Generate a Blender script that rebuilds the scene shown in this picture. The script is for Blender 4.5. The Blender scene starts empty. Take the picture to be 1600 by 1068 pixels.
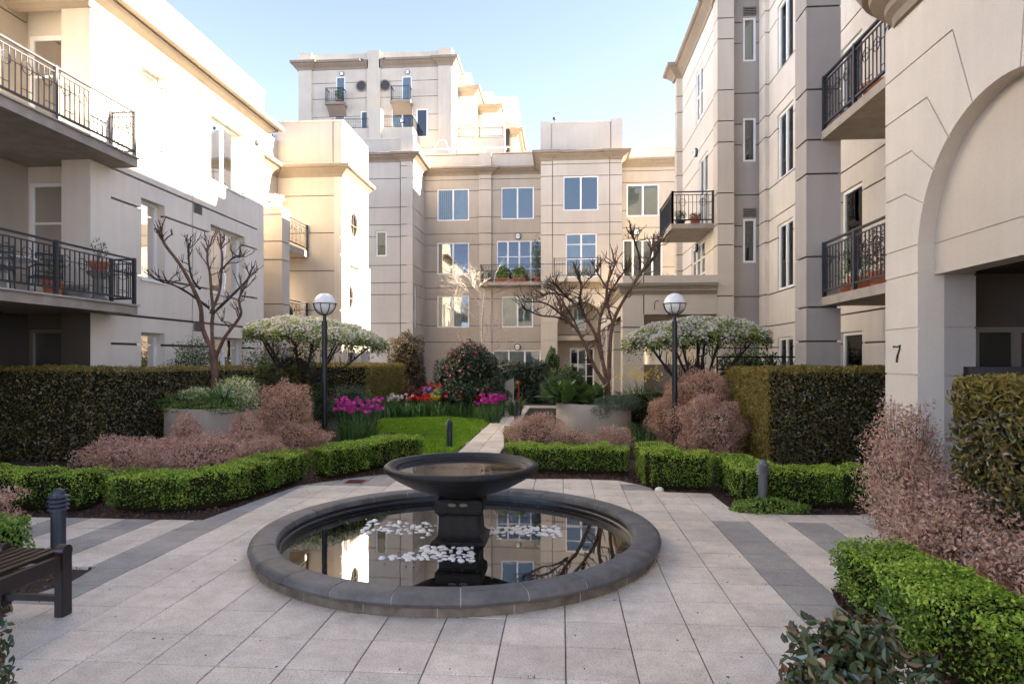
import bpy, bmesh, math, random
import numpy as np
from mathutils import Vector, Matrix
R = random.Random(7)
NR = np.random.RandomState(11)
PI = math.pi
scene = bpy.context.scene
COL = scene.collection

# ------------------------------------------------------------------ camera, sky, sun
cam_d = bpy.data.cameras.new('camera')
cam = bpy.data.objects.new('camera', cam_d); COL.objects.link(cam)
cam.location = (0, 0, 1.78)
cam.rotation_euler = (PI/2, 0, math.atan(77/1010))
cam_d.sensor_width = 36; cam_d.lens = 1010/1600*36
cam_d.shift_y = 26/1600
cam_d.clip_start = 0.05; cam_d.clip_end = 3000
scene.camera = cam
SUN_EL = math.radians(26.0); SUN_AZ = math.radians(9.0)     # azimuth measured from +X towards +Y
world = bpy.data.worlds.new('World'); scene.world = world
world.use_nodes = True
wn = world.node_tree
sky = wn.nodes.new('ShaderNodeTexSky'); sky.sky_type = 'NISHITA'
sky.sun_disc = False; sky.sun_elevation = SUN_EL; sky.sun_rotation = PI/2 - SUN_AZ
sky.altitude = 0; sky.air_density = .235; sky.dust_density = .03; sky.ozone_density = 1.0
bg = wn.nodes['Background']; bg.inputs['Strength'].default_value = 0.056
hs = wn.nodes.new('ShaderNodeHueSaturation'); hs.inputs['Saturation'].default_value = .72      # hazy pale sky
wn.links.new(sky.outputs['Color'], hs.inputs['Color']); wn.links.new(hs.outputs['Color'], bg.inputs['Color'])
sl = bpy.data.lights.new('sun', 'SUN'); sl.energy = 3.1; sl.angle = math.radians(0.6); sl.color = (1, .89, .73)
so = bpy.data.objects.new('sun', sl); COL.objects.link(so)
sd = Vector((math.cos(SUN_EL)*math.cos(SUN_AZ), math.cos(SUN_EL)*math.sin(SUN_AZ), math.sin(SUN_EL)))
so.rotation_euler = sd.to_track_quat('Z', 'Y').to_euler()
so.location = (30, 5, 30)
scene.view_settings.view_transform = 'Standard'; scene.view_settings.look = 'None'
scene.view_settings.gamma = 1; scene.view_settings.use_curve_mapping = False
scene.view_settings.exposure = 4.42
scene.render.engine = 'CYCLES'
scene.cycles.max_bounces = 8; scene.cycles.diffuse_bounces = 5; scene.cycles.transparent_max_bounces = 12

# ------------------------------------------------------------------ materials
M = {}
def nodes(name):
    m = bpy.data.materials.new(name); m.use_nodes = True
    nt = m.node_tree; return m, nt, nt.nodes['Principled BSDF']
def setp(b, **k):
    for n, v in k.items(): b.inputs[n.replace('_', ' ')].default_value = v
def ramp(nt, stops):
    r = nt.nodes.new('ShaderNodeValToRGB'); e = r.color_ramp.elements
    while len(e) < len(stops): e.new(0.5)
    for i, (p, c) in enumerate(stops):
        e[i].position = p; e[i].color = (*c, 1)
    return r
def noise(nt, scale, detail=4, rough=.6, coord='Object'):
    tc = nt.nodes.new('ShaderNodeTexCoord'); n = nt.nodes.new('ShaderNodeTexNoise')
    n.inputs['Scale'].default_value = scale; n.inputs['Detail'].default_value = detail
    n.inputs['Roughness'].default_value = rough
    nt.links.new(tc.outputs[coord], n.inputs['Vector']); return n
def bump(nt, b, n, strength, dist):
    bp = nt.nodes.new('ShaderNodeBump'); bp.inputs['Strength'].default_value = strength
    bp.inputs['Distance'].default_value = dist
    nt.links.new(n.outputs['Fac'], bp.inputs['Height']); nt.links.new(bp.outputs['Normal'], b.inputs['Normal'])
def mixc(nt, fac, a, c, mode='MIX'):
    m = nt.nodes.new('ShaderNodeMix'); m.data_type = 'RGBA'; m.blend_type = mode
    def put(sock, v):
        if hasattr(v, 'node'): nt.links.new(v, sock)
        elif isinstance(v, (int, float)): sock.default_value = v
        else: sock.default_value = (*v, 1)
    put(m.inputs[0], fac); put(m.inputs[6], a); put(m.inputs[7], c); return m.outputs[2]
def simple(name, col, rough=.6, metal=0, spec=.5, var=.0, scale=20, bs=0, bd=.002, bscale=None, vscale=None):
    m, nt, b = nodes(name)
    setp(b, Roughness=rough, Metallic=metal)
    b.inputs['Specular IOR Level'].default_value = spec
    if var:
        n = noise(nt, scale)
        r = ramp(nt, [(.3, tuple(c*(1-var) for c in col)), (.7, tuple(min(1, c*(1+var)) for c in col))])
        nt.links.new(n.outputs['Fac'], r.inputs['Fac']); nt.links.new(r.outputs['Color'], b.inputs['Base Color'])
    else: b.inputs['Base Color'].default_value = (*col, 1)
    if bs: bump(nt, b, noise(nt, bscale or scale*6), bs, bd)
    M[name] = m; return m
def stucco(name, col, dark=.82):
    m, nt, b = nodes(name); setp(b, Roughness=.9); b.inputs['Specular IOR Level'].default_value = .25
    tc = nt.nodes.new('ShaderNodeTexCoord')
    n1 = noise(nt, .45, 5, .6)
    mp = nt.nodes.new('ShaderNodeMapping'); mp.inputs['Scale'].default_value = (3.5, 3.5, .25)
    nt.links.new(tc.outputs['Object'], mp.inputs['Vector'])
    n2 = nt.nodes.new('ShaderNodeTexNoise'); n2.inputs['Scale'].default_value = 1.3; n2.inputs['Detail'].default_value = 6
    nt.links.new(mp.outputs['Vector'], n2.inputs['Vector'])
    n3 = noise(nt, 55, 3, .7)
    r1 = ramp(nt, [(.32, tuple(c*.90 for c in col)), (.68, tuple(min(1, c*1.06) for c in col))])
    nt.links.new(n1.outputs['Fac'], r1.inputs['Fac'])
    r2 = ramp(nt, [(.38, (dark, dark*.97, dark*.93)), (.60, (1, 1, 1))])
    nt.links.new(n2.outputs['Fac'], r2.inputs['Fac'])
    r3 = ramp(nt, [(.3, (.90, .90, .90)), (.7, (1.0, 1.0, 1.0))])
    nt.links.new(n3.outputs['Fac'], r3.inputs['Fac'])
    c = mixc(nt, .22, r1.outputs['Color'], r2.outputs['Color'], 'MULTIPLY')
    c = mixc(nt, 1.0, c, r3.outputs['Color'], 'MULTIPLY')
    nt.links.new(c, b.inputs['Base Color'])
    bump(nt, b, noise(nt, 130, 3, .6), .45, .004)
    M[name] = m; return m
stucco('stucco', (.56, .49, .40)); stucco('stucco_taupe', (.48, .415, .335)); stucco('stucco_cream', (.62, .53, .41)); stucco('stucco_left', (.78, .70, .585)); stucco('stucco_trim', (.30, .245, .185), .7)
stucco('stucco_grey', (.40, .365, .33)); stucco('stucco_pale', (.66, .595, .505)); stucco('stucco_shade', (.085, .07, .055)); stucco('planter_render', (.42, .37, .31), .7)  # stucco_shade: dark copy, recess and foyer shade put into its colour
simple('groove', (.16, .12, .09), .95); simple('joint', (.11, .088, .066), .95); simple('white_trim_shaded', (.16, .125, .09), .5)  # trim: white door frames with the recess dimness put into the colour
simple('white_paint', (.80, .79, .76), .35)
simple('iron', (.022, .022, .026), .55, .0, var=.2, scale=9)
simple('iron_grey', (.10, .10, .115), .42, .3, var=.15, scale=9)
simple('black_metal', (.016, .018, .022), .36, .2)
simple('bollard_paint', (.035, .042, .055), .38, .2)
simple('bollard_grey', (.12, .125, .135), .42, .2)
simple('slab_concrete', (.33, .28, .225), .85, var=.18, scale=3, bs=.3)
simple('dark_interior', (.018, .016, .015), .9)
simple('dark_timber', (.018, .010, .009), .42, var=.3, scale=14, bs=.3)
simple('terracotta', (.42, .135, .06), .8, var=.2, scale=8, bs=.2)
simple('stone_grey', (.22, .20, .175), .9, var=.25, scale=14, bs=.4)
simple('blind_white', (.62, .63, .62), .8, var=.06, scale=3)
simple('blind_blue', (.36, .43, .50), .7, var=.06, scale=2)
simple('blind_cream', (.48, .46, .40), .85, var=.08, scale=2)
simple('blind_dark', (.05, .048, .045), .8, var=.3, scale=2)
simple('shutter_paint', (.50, .49, .46), .5)
simple('soil', (.045, .026, .018), .95, var=.5, scale=30, bs=1, bd=.02, bscale=60)
simple('mulch_chip', (.11, .052, .032), .85)
simple('bark', (.13, .072, .048), .8, var=.45, scale=9, bs=.8, bd=.01, bscale=40)
simple('bark_dark', (.045, .032, .026), .85, var=.4, scale=12, bs=.8, bd=.01, bscale=50)
simple('bark_pale', (.48, .41, .35), .85, var=.35, scale=12, bs=.5)
simple('twig', (.12, .07, .05), .85, var=.3, scale=20)
simple('hedge_core', (.022, .020, .011), 1.0, spec=.0); simple('twiggy_core', (.17, .115, .085), 1.0, spec=0, var=.5, scale=25, bs=1, bd=.03, bscale=30)
simple('plastic_black', (.02, .02, .02), .4)
simple('red_paint', (.28, .025, .015), .5)
simple('drain_iron', (.13, .025, .022), .7, .2)
simple('cover_plate', (.4, .37, .33), .8)
simple('pebble_white', (.80, .79, .76), .55, var=.08, scale=30)
simple('garden_concrete', (.50, .45, .38), .9, var=.12, scale=3, bs=.2)
# lamp glass
m, nt, b = nodes('lamp_glass'); setp(b, Roughness=.25); b.inputs['Base Color'].default_value = (.86, .87, .87, 1)
b.inputs['Subsurface Weight'].default_value = .3; b.inputs['Subsurface Radius'].default_value = (.1, .1, .1); M['lamp_glass'] = m
# window glass
m, nt, b = nodes('window_glass')
out = nt.nodes['Material Output']; nt.nodes.remove(b)
tr = nt.nodes.new('ShaderNodeBsdfTransparent'); tr.inputs['Color'].default_value = (.80, .86, .86, 1)
gl = nt.nodes.new('ShaderNodeBsdfGlossy'); gl.inputs['Roughness'].default_value = .015
fr = nt.nodes.new('ShaderNodeFresnel'); fr.inputs['IOR'].default_value = 1.8
nn = noise(nt, 1.6, 1); bp = nt.nodes.new('ShaderNodeBump'); bp.inputs['Strength'].default_value = .05; bp.inputs['Distance'].default_value = .02
nt.links.new(nn.outputs['Fac'], bp.inputs['Height']); nt.links.new(bp.outputs['Normal'], gl.inputs['Normal'])
mx = nt.nodes.new('ShaderNodeMixShader'); nt.links.new(fr.outputs[0], mx.inputs[0])
nt.links.new(tr.outputs[0], mx.inputs[1]); nt.links.new(gl.outputs[0], mx.inputs[2]); nt.links.new(mx.outputs[0], out.inputs['Surface'])
M['window_glass'] = m
# water
def water(name, base, ior, bs):
    m, nt, b = nodes(name); setp(b, Roughness=.02); b.inputs['Base Color'].default_value = (*base, 1); b.inputs['IOR'].default_value = ior
    b.inputs['Specular IOR Level'].default_value = .5
    bump(nt, b, noise(nt, 2.2, 2), bs, .01); M[name] = m
water('pool_water', (.006, .006, .004), 3.2, .05); water('bowl_water', (.035, .026, .015), 2.6, .12)
# slatted blind: real tone only (fine venetian slats)
def slat(name, a, c, scale):
    m, nt, b = nodes(name); tc = nt.nodes.new('ShaderNodeTexCoord'); w = nt.nodes.new('ShaderNodeTexWave')
    w.bands_direction = 'Z'; w.inputs['Scale'].default_value = scale; w.inputs['Distortion'].default_value = .15
    nt.links.new(tc.outputs['Object'], w.inputs['Vector']); r = ramp(nt, [(.35, a), (.6, c)])
    nt.links.new(w.outputs['Fac'], r.inputs['Fac']); nt.links.new(r.outputs['Color'], b.inputs['Base Color'])
    bump(nt, b, w, .5, .01); setp(b, Roughness=.6); M[name] = m
slat('venetian', (.36, .38, .38), (.62, .62, .60), 7); slat('venetian_dark', (.03, .03, .03), (.30, .29, .27), 5)
slat('venetian_blue', (.36, .41, .47), (.50, .54, .58), 8); slat('curtain', (.34, .33, .30), (.58, .57, .53), 0)
cw = [n for n in M['curtain'].node_tree.nodes if n.type == 'TEX_WAVE'][0]; cw.bands_direction = 'X'; cw.inputs['Scale'].default_value = 3; cw.inputs['Distortion'].default_value = 2.5
# pavers
def paver(name, col):
    m, nt, b = nodes(name); setp(b, Roughness=.85); b.inputs['Specular IOR Level'].default_value = .3
    oi = nt.nodes.new('ShaderNodeObjectInfo'); r0 = ramp(nt, [(0, tuple(c*.91 for c in col)), (.5, col), (1, tuple(c*k for c, k in zip(col, (1.06, 1.04, 1.01))))])
    nt.links.new(oi.outputs['Random'], r0.inputs['Fac'])
    tc = nt.nodes.new('ShaderNodeTexCoord'); gm = nt.nodes.new('ShaderNodeNewGeometry')
    def nz(s, d=4):
        n = nt.nodes.new('ShaderNodeTexNoise'); n.inputs['Scale'].default_value = s; n.inputs['Detail'].default_value = d
        n.inputs['Roughness'].default_value = .7; nt.links.new(gm.outputs['Position'], n.inputs['Vector']); return n
    n1 = nz(1.1, 5); n2 = nz(95, 4); n3 = nz(7, 4)
    r1 = ramp(nt, [(.3, (.68, .66, .64)), (.6, (1, 1, 1))]); nt.links.new(n1.outputs['Fac'], r1.inputs['Fac'])
    r2 = ramp(nt, [(.32, (.22, .21, .20)), (.46, (.98, .98, .98)), (.68, (1.15, 1.15, 1.15))]); nt.links.new(n2.outputs['Fac'], r2.inputs['Fac'])
    r3 = ramp(nt, [(.25, (.8, .79, .77)), (.6, (1, 1, 1))]); nt.links.new(n3.outputs['Fac'], r3.inputs['Fac'])
    c = mixc(nt, .8, r0.outputs['Color'], r1.outputs['Color'], 'MULTIPLY')
    c = mixc(nt, .8, c, r2.outputs['Color'], 'MULTIPLY'); c = mixc(nt, .9, c, r3.outputs['Color'], 'MULTIPLY')
    nt.links.new(c, b.inputs['Base Color']); bump(nt, b, n2, .5, .002); M[name] = m
paver('paver_cream', (.77, .69, .585)); paver('paver_grey', (.40, .38, .35))
# bluestone coping
m, nt, b = nodes('bluestone'); setp(b, Roughness=.62)
oi = nt.nodes.new('ShaderNodeObjectInfo'); r0 = ramp(nt, [(0, (.105, .10, .095)), (1, (.15, .143, .137))]); nt.links.new(oi.outputs['Random'], r0.inputs['Fac'])
n1 = noise(nt, 5, 6, .7); r1 = ramp(nt, [(.35, (.5, .49, .48)), (.62, (1.1, 1.1, 1.1))]); nt.links.new(n1.outputs['Fac'], r1.inputs['Fac'])
nt.links.new(mixc(nt, .8, r0.outputs['Color'], r1.outputs['Color'], 'MULTIPLY'), b.inputs['Base Color']); bump(nt, b, noise(nt, 110, 4), .5, .003); M['bluestone'] = m
simple('kerb_stone', (.155, .125, .098), .85, var=.5, scale=6, bs=.6, bd=.004, bscale=70)
simple('pool_wall', (.022, .023, .025), .35, var=.4, scale=8, bs=.5, bd=.004, bscale=50)
simple('bowl_stone', (.009, .008, .0075), .5, spec=.35, var=.6, scale=14, bs=.9, bd=.008, bscale=60)
simple('joint_sand', (.13, .115, .09), .95, var=.4, scale=6); simple('mortar', (.42, .40, .36), .9)
def leafmat(name, cols, rough=.45, trans=.25, spec=.4):
    m, nt, b = nodes(name); setp(b, Roughness=rough); b.inputs['Specular IOR Level'].default_value = spec
    g = nt.nodes.new('ShaderNodeNewGeometry')
    k = len(cols); r = ramp(nt, [(i/max(1, k-1), c) for i, c in enumerate(cols)])
    n = noise(nt, 3.0, 3); mt = nt.nodes.new('ShaderNodeMath'); mt.operation = 'MULTIPLY_ADD'
    mt.inputs[1].default_value = .9; mt.inputs[2].default_value = -.45
    nt.links.new(n.outputs['Fac'], mt.inputs[0]); ad = nt.nodes.new('ShaderNodeMath'); ad.operation = 'ADD'; ad.use_clamp = True
    nt.links.new(mt.outputs[0], ad.inputs[0]); nt.links.new(g.outputs['Random Per Island'], ad.inputs[1])
    nt.links.new(ad.outputs[0], r.inputs['Fac']); nt.links.new(r.outputs['Color'], b.inputs['Base Color'])
    t = nt.nodes.new('ShaderNodeBsdfTranslucent'); nt.links.new(r.outputs['Color'], t.inputs['Color'])
    mx = nt.nodes.new('ShaderNodeMixShader'); mx.inputs[0].default_value = trans
    nt.links.new(b.outputs[0], mx.inputs[1]); nt.links.new(t.outputs[0], mx.inputs[2])
    nt.links.new(mx.outputs[0], nt.nodes['Material Output'].inputs['Surface']); M[name] = m
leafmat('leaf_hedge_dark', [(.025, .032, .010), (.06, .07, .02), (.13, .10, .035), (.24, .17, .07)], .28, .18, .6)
leafmat('leaf_hedge_gold', [(.11, .10, .02), (.27, .20, .045), (.38, .27, .065), (.20, .21, .055)], .4, .35)  # young growth, and light put as colour on two hedge faces
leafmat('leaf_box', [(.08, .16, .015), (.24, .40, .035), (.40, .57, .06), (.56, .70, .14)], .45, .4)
leafmat('leaf_box_dark', [(.03, .06, .012), (.07, .13, .02), (.12, .20, .03)], .4, .2)
leafmat('leaf_plum', [(.22, .12, .075), (.50, .32, .22), (.66, .48, .35), (.58, .30, .26), (.72, .58, .44)], .5, .4)
leafmat('leaf_blossom_tree', [(.12, .20, .03), (.30, .42, .08), (.52, .62, .18), (.40, .34, .12)], .45, .4)
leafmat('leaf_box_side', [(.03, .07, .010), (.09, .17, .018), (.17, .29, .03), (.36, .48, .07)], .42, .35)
leafmat('leaf_pink', [(.50, .20, .27), (.66, .38, .42), (.60, .30, .36)], .5, .4)
leafmat('leaf_plum_orange', [(.30, .14, .06), (.55, .30, .16), (.62, .38, .23)], .55, .3)
leafmat('leaf_dark', [(.008, .02, .007), (.018, .042, .013), (.04, .075, .022)], .3, .12, .6)
leafmat('leaf_mid', [(.03, .06, .016), (.075, .14, .03), (.15, .23, .06)], .4, .25)
leafmat('leaf_grey', [(.05, .085, .045), (.10, .15, .085), (.15, .20, .11)], .6, .2)
leafmat('leaf_bright', [(.09, .18, .025), (.20, .34, .05), (.38, .50, .11)], .45, .35)
leafmat('leaf_strap', [(.03, .09, .025), (.08, .18, .045), (.17, .30, .08)], .4, .25)
leafmat('leaf_privet', [(.03, .05, .02), (.06, .09, .035), (.10, .13, .05), (.20, .10, .04)], .25, .15, .7)
leafmat('leaf_red', [(.06, .015, .012), (.14, .03, .025), (.07, .05, .02)], .45, .25)
leafmat('grass', [(.11, .24, .016), (.24, .43, .035), (.38, .56, .065)], .6, .35, .2)
leafmat('petal_white', [(.74, .72, .64), (.82, .80, .74), (.80, .68, .64), (.84, .83, .76)], .6, .4)
leafmat('petal_cream', [(.72, .68, .48), (.82, .80, .62)], .6, .35)
leafmat('petal_magenta', [(.45, .02, .26), (.62, .04, .38), (.70, .10, .48)], .5, .35)
leafmat('petal_red', [(.50, .01, .01), (.70, .03, .02)], .5, .3)
leafmat('petal_pink', [(.55, .03, .10), (.72, .25, .30)], .5, .3)
leafmat('petal_yellow', [(.70, .50, .05), (.75, .62, .12)], .5, .3)
leafmat('petal_violet', [(.16, .08, .45), (.32, .24, .6)], .5, .3)
leafmat('chips', [(.03, .016, .011), (.085, .04, .026), (.17, .085, .055), (.24, .14, .10)], .85, .0, .2)
m, nt, b = nodes('lawn'); setp(b, Roughness=.9); n = noise(nt, 4, 6, .7); r = ramp(nt, [(.3, (.08, .18, .015)), (.7, (.15, .30, .03))])
nt.links.new(n.outputs['Fac'], r.inputs['Fac']); nt.links.new(r.outputs['Color'], b.inputs['Base Color']); bump(nt, b, noise(nt, 90, 3), 1, .02); M['lawn'] = m

# ------------------------------------------------------------------ builders
def wloc(o):
    v = Vector((0, 0, 0))
    while o is not None: v += o.location; o = o.parent
    return v
def tag(o, label=None, cat=None, group=None, kind=None):
    if label: o['label'] = label
    if cat: o['category'] = cat
    if group: o['group'] = group
    if kind: o['kind'] = kind
    return o
def thing(name, label, cat, loc=(0, 0, 0), group=None):
    o = bpy.data.objects.new(name, None); COL.objects.link(o); o.location = loc; o.empty_display_size = .2
    return tag(o, label, cat, group)
def link(name, me, mat, parent=None, local=False, kind=None):
    o = bpy.data.objects.new(name, me); COL.objects.link(o)
    if mat is not None and not me.materials: me.materials.append(M[mat])
    if parent is not None:
        o.parent = parent
        if not local: o.location = -wloc(parent)
    if kind: o['kind'] = kind
    return o
class MB:
    def __init__(s): s.v = []; s.f = []
    def add(s, vs, fs):
        k = len(s.v); s.v += [tuple(v) for v in vs]; s.f += [tuple(i+k for i in f) for f in fs]; return s
    def box(s, x0, x1, y0, y1, z0, z1):
        if x0 > x1: x0, x1 = x1, x0
        if y0 > y1: y0, y1 = y1, y0
        return s.add([(x0,y0,z0),(x1,y0,z0),(x1,y1,z0),(x0,y1,z0),(x0,y0,z1),(x1,y0,z1),(x1,y1,z1),(x0,y1,z1)],
                     [(0,3,2,1),(4,5,6,7),(0,1,5,4),(1,2,6,5),(2,3,7,6),(3,0,4,7)])
    def lbox(s, fr, u0, u1, d0, d1, z0, z1):       # box in a wall's frame: along u, outward d, up z
        P = lambda u, d, z: fr.p(u, d, z)
        return s.add([P(u0,d0,z0),P(u1,d0,z0),P(u1,d1,z0),P(u0,d1,z0),P(u0,d0,z1),P(u1,d0,z1),P(u1,d1,z1),P(u0,d1,z1)],
                     [(0,3,2,1),(4,5,6,7),(0,1,5,4),(1,2,6,5),(2,3,7,6),(3,0,4,7)])
    def tube(s, pts, rads, n=8, cap=True):
        pts = [Vector(p) for p in pts]; k0 = len(s.v)
        if not hasattr(rads, '__len__'): rads = [rads]*len(pts)
        up = None
        for i, p in enumerate(pts):
            d = (pts[min(i+1, len(pts)-1)] - pts[max(i-1, 0)])
            if d.length < 1e-9: d = Vector((0, 0, 1))
            d.normalize()
            if up is None: up = d.orthogonal().normalized()
            else:
                up = up - d*up.dot(d); up = up.normalized() if up.length > 1e-6 else d.orthogonal().normalized()
            w = d.cross(up)
            for j in range(n):
                a = 2*PI*j/n; s.v.append(tuple(p + (up*math.cos(a)+w*math.sin(a))*rads[i]))
        for i in range(len(pts)-1):
            for j in range(n):
                a = k0+i*n+j; b2 = k0+i*n+(j+1) % n; s.f.append((a, b2, b2+n, a+n))
        if cap:
            s.f.append(tuple(k0+j for j in range(n))[::-1]); s.f.append(tuple(k0+(len(pts)-1)*n+j for j in range(n)))
        return s
    def lathe(s, prof, c=(0, 0), n=48, a0=0, a1=2*PI, close=True):
        k0 = len(s.v); full = abs(a1-a0-2*PI) < 1e-6; m_ = n if full else n+1
        for r, z in prof:
            for j in range(m_):
                a = a0+(a1-a0)*j/n; s.v.append((c[0]+r*math.cos(a), c[1]+r*math.sin(a), z))
        for i in range(len(prof)-1):
            for j in range(n):
                a = k0+i*m_+j; b2 = k0+i*m_+((j+1) % m_ if full else j+1); s.f.append((a, b2, b2+m_, a+m_))
        return s
    def ring(s, c, r, t, ax='x', n=28, u=None, v=None):
        c = Vector(c); pts = []
        for j in range(n+1):
            a = 2*PI*j/n; pts.append(c + u*(r*math.cos(a)) + v*(r*math.sin(a)))
        return s.tube(pts, t, 6, False)
    def poly(s, pts, z0, z1):
        n = len(pts)
        s.add([(x, y, z0) for x, y in pts]+[(x, y, z1) for x, y in pts],
              [tuple(range(n))[::-1], tuple(range(n, 2*n))]+[(i, (i+1) % n, n+(i+1) % n, n+i) for i in range(n)]); return s
    def mesh(s, name, smooth=False):
        me = bpy.data.meshes.new(name); me.from_pydata(s.v, [], s.f); me.update()
        if smooth:
            me.polygons.foreach_set('use_smooth', [True]*len(me.polygons)); me.set_sharp_from_angle(angle=math.radians(40))
        return me
    def build(s, name, mat, parent=None, smooth=False, local=False, kind=None, bevel=0):
        me = s.mesh(name, smooth)
        if bevel:
            bm = bmesh.new(); bm.from_mesh(me); bmesh.ops.remove_doubles(bm, verts=bm.verts, dist=1e-5)
            bmesh.ops.bevel(bm, geom=[e for e in bm.edges if e.calc_face_angle(0) > .5], offset=bevel, segments=2, affect='EDGES'); bm.to_mesh(me); bm.free()
        return link(name, me, mat, parent, local, kind)
class Frame:                                       # wall frame: origin, direction along, outward normal
    def __init__(s, o, u, n): s.o = Vector((*o, 0)); s.u = Vector((*u, 0)); s.n = Vector((*n, 0))
    def p(s, u, d, z): v = s.o+s.u*u+s.n*d; return (v.x, v.y, z)
def FX(x, y0, outward): return Frame((x, y0), (0, 1), (outward, 0))      # wall in a plane of constant x, u = y - y0
def FY(y, x0): return Frame((x0, y), (1, 0), (0, -1))                    # wall facing the camera side, u = x - x0
GZ = [2.09, 2.70, 3.60]
def gz(lo, hi): return [z+2.99*k for k in range(-1, 9) for z in GZ if lo+.05 < z+2.99*k < hi-.05]
GD, GW, REV = .045, .034, .14
def wall(name, mat, parent, fr, L, z0, z1, holes=(), hg=(), vg=(), rev=REV, gw=GW, thick=0, u0=0, ends=True, gd=GD):
    us = {u0, L}; zs = {z0, z1}
    for a, b2, c, d in holes: us |= {a, b2}; zs |= {c, d}
    hs = []
    for g in hg:
        g = g if hasattr(g, '__len__') else (g, u0, L)
        hs.append((g[0]-gw/2, g[0]+gw/2, g[1], g[2])); zs |= {g[0]-gw/2, g[0]+gw/2}; us |= {g[1], g[2]}
    vs = []
    for g in vg:
        g = g if hasattr(g, '__len__') else (g, z0, z1)
        vs.append((g[0]-gw/2, g[0]+gw/2, g[1], g[2])); us |= {g[0]-gw/2, g[0]+gw/2}; zs |= {g[1], g[2]}
    us = sorted(u for u in us if u0-1e-6 <= u <= L+1e-6); zs = sorted(z for z in zs if z0-1e-6 <= z <= z1+1e-6)
    def depth(u, z):
        for a, b2, c, d in holes:
            if a < u < b2 and c < z < d: return None
        for a, b2, c, d in hs:
            if a < z < b2 and c < u < d: return gd
        for a, b2, c, d in vs:
            if a < u < b2 and c < z < d: return gd
        return 0
    mb = MB(); nu, nz = len(us)-1, len(zs)-1; gi = []
    D = [[depth((us[i]+us[i+1])/2, (zs[j]+zs[j+1])/2) for j in range(nz)] for i in range(nu)]
    q = lambda a: mb.add(a, [(0, 1, 2, 3)])
    for i in range(nu):
        for j in range(nz):
            d = D[i][j]
            if d is not None:
                if d > 0: gi.append(len(mb.f))
                q([fr.p(us[i], -d, zs[j]), fr.p(us[i+1], -d, zs[j]), fr.p(us[i+1], -d, zs[j+1]), fr.p(us[i], -d, zs[j+1])])
            for di, dj in ((1, 0), (0, 1)):
                if i+di < nu and j+dj < nz:
                    e = D[i+di][j+dj]; a_, b_ = (rev if d is None else d), (rev if e is None else e)
                    if abs(a_-b_) > 1e-6:
                        if di: u = us[i+1]; q([fr.p(u, -a_, zs[j]), fr.p(u, -b_, zs[j]), fr.p(u, -b_, zs[j+1]), fr.p(u, -a_, zs[j+1])])
                        else: z = zs[j+1]; q([fr.p(us[i], -a_, z), fr.p(us[i+1], -a_, z), fr.p(us[i+1], -b_, z), fr.p(us[i], -b_, z)])
    t = thick or .3
    if ends:
        for u in (u0+.004, L-.004): q([fr.p(u, -.02, z0), fr.p(u, -t, z0), fr.p(u, -t, z1), fr.p(u, -.02, z1)])
    q([fr.p(u0, 0, z1), fr.p(L, 0, z1), fr.p(L, -t, z1), fr.p(u0, -t, z1)])
    o = mb.build(name, mat, parent); o.data.materials.append(M['joint'])
    for k in gi: o.data.polygons[k].material_index = 1
    return o
def window(parent, fr, u0, u1, z0, z1, n=2, blind='blind_white', rev=.10, trans=None, name='window', bars=None, fw=.068, mw=.085, sill=False, rooms=True, bz=None, fmat='white_paint'):
    f = MB(); d0, d1 = -rev-.03, -rev+.03
    f.lbox(fr, u0, u1, d0, d1, z0, z0+fw); f.lbox(fr, u0, u1, d0, d1, z1-fw, z1)
    f.lbox(fr, u0, u0+fw, d0, d1, z0+fw, z1-fw); f.lbox(fr, u1-fw, u1, d0, d1, z0+fw, z1-fw)
    W = u1-u0; edges = [u0+fw]
    for k in range(1, n):
        c = u0+W*k/n; f.lbox(fr, c-mw/2, c+mw/2, d0, d1+.006, z0+fw, z1-fw); edges += [c-mw/2, c+mw/2]
    edges.append(u1-fw)
    for b_ in (bars or []):
        for k in range(n): f.lbox(fr, edges[2*k], edges[2*k+1], d0+.01, d1-.012, z0+(z1-z0)*b_-.02, z0+(z1-z0)*b_+.02)
    w = f.build(name, fmat, parent)
    for k in range(n):
        p = MB(); a, b2 = edges[2*k]-.004, edges[2*k+1]+.004
        p.lbox(fr, a, b2, -rev-.006, -rev, z0+fw-.004, z1-fw+.004); p.build('pane', 'window_glass', w)
        if blind:
            bl = blind[k % len(blind)] if isinstance(blind, (list, tuple)) else blind
            if bl:
                q = MB(); zb = z0+fw if bz is None else z0+(z1-z0)*bz
                q.lbox(fr, a-.02, b2+.02, -rev-.075, -rev-.06, zb, z1-fw+.02)
                q.build('curtain' if 'curtain' in bl else 'blind', bl, w)
    r = MB()                                                    # the dim room behind
    a, b2 = u0-.05, u1+.05
    P = fr.p; t0, t1 = -rev-.045, -rev-.9
    r.add([P(a,t0,z0-.05),P(b2,t0,z0-.05),P(b2,t0,z1+.05),P(a,t0,z1+.05),P(a,t1,z0-.05),P(b2,t1,z0-.05),P(b2,t1,z1+.05),P(a,t1,z1+.05)],
          [(4,5,6,7),(0,1,5,4),(1,2,6,5),(2,3,7,6),(3,0,4,7)])
    r.build('room', 'dark_interior', w)
    if sill:
        s_ = MB(); s_.lbox(fr, u0-.03, u1+.03, -rev+.02, .035, z0-.05, z0); s_.build('sill', 'white_paint', w)
    return w
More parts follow.
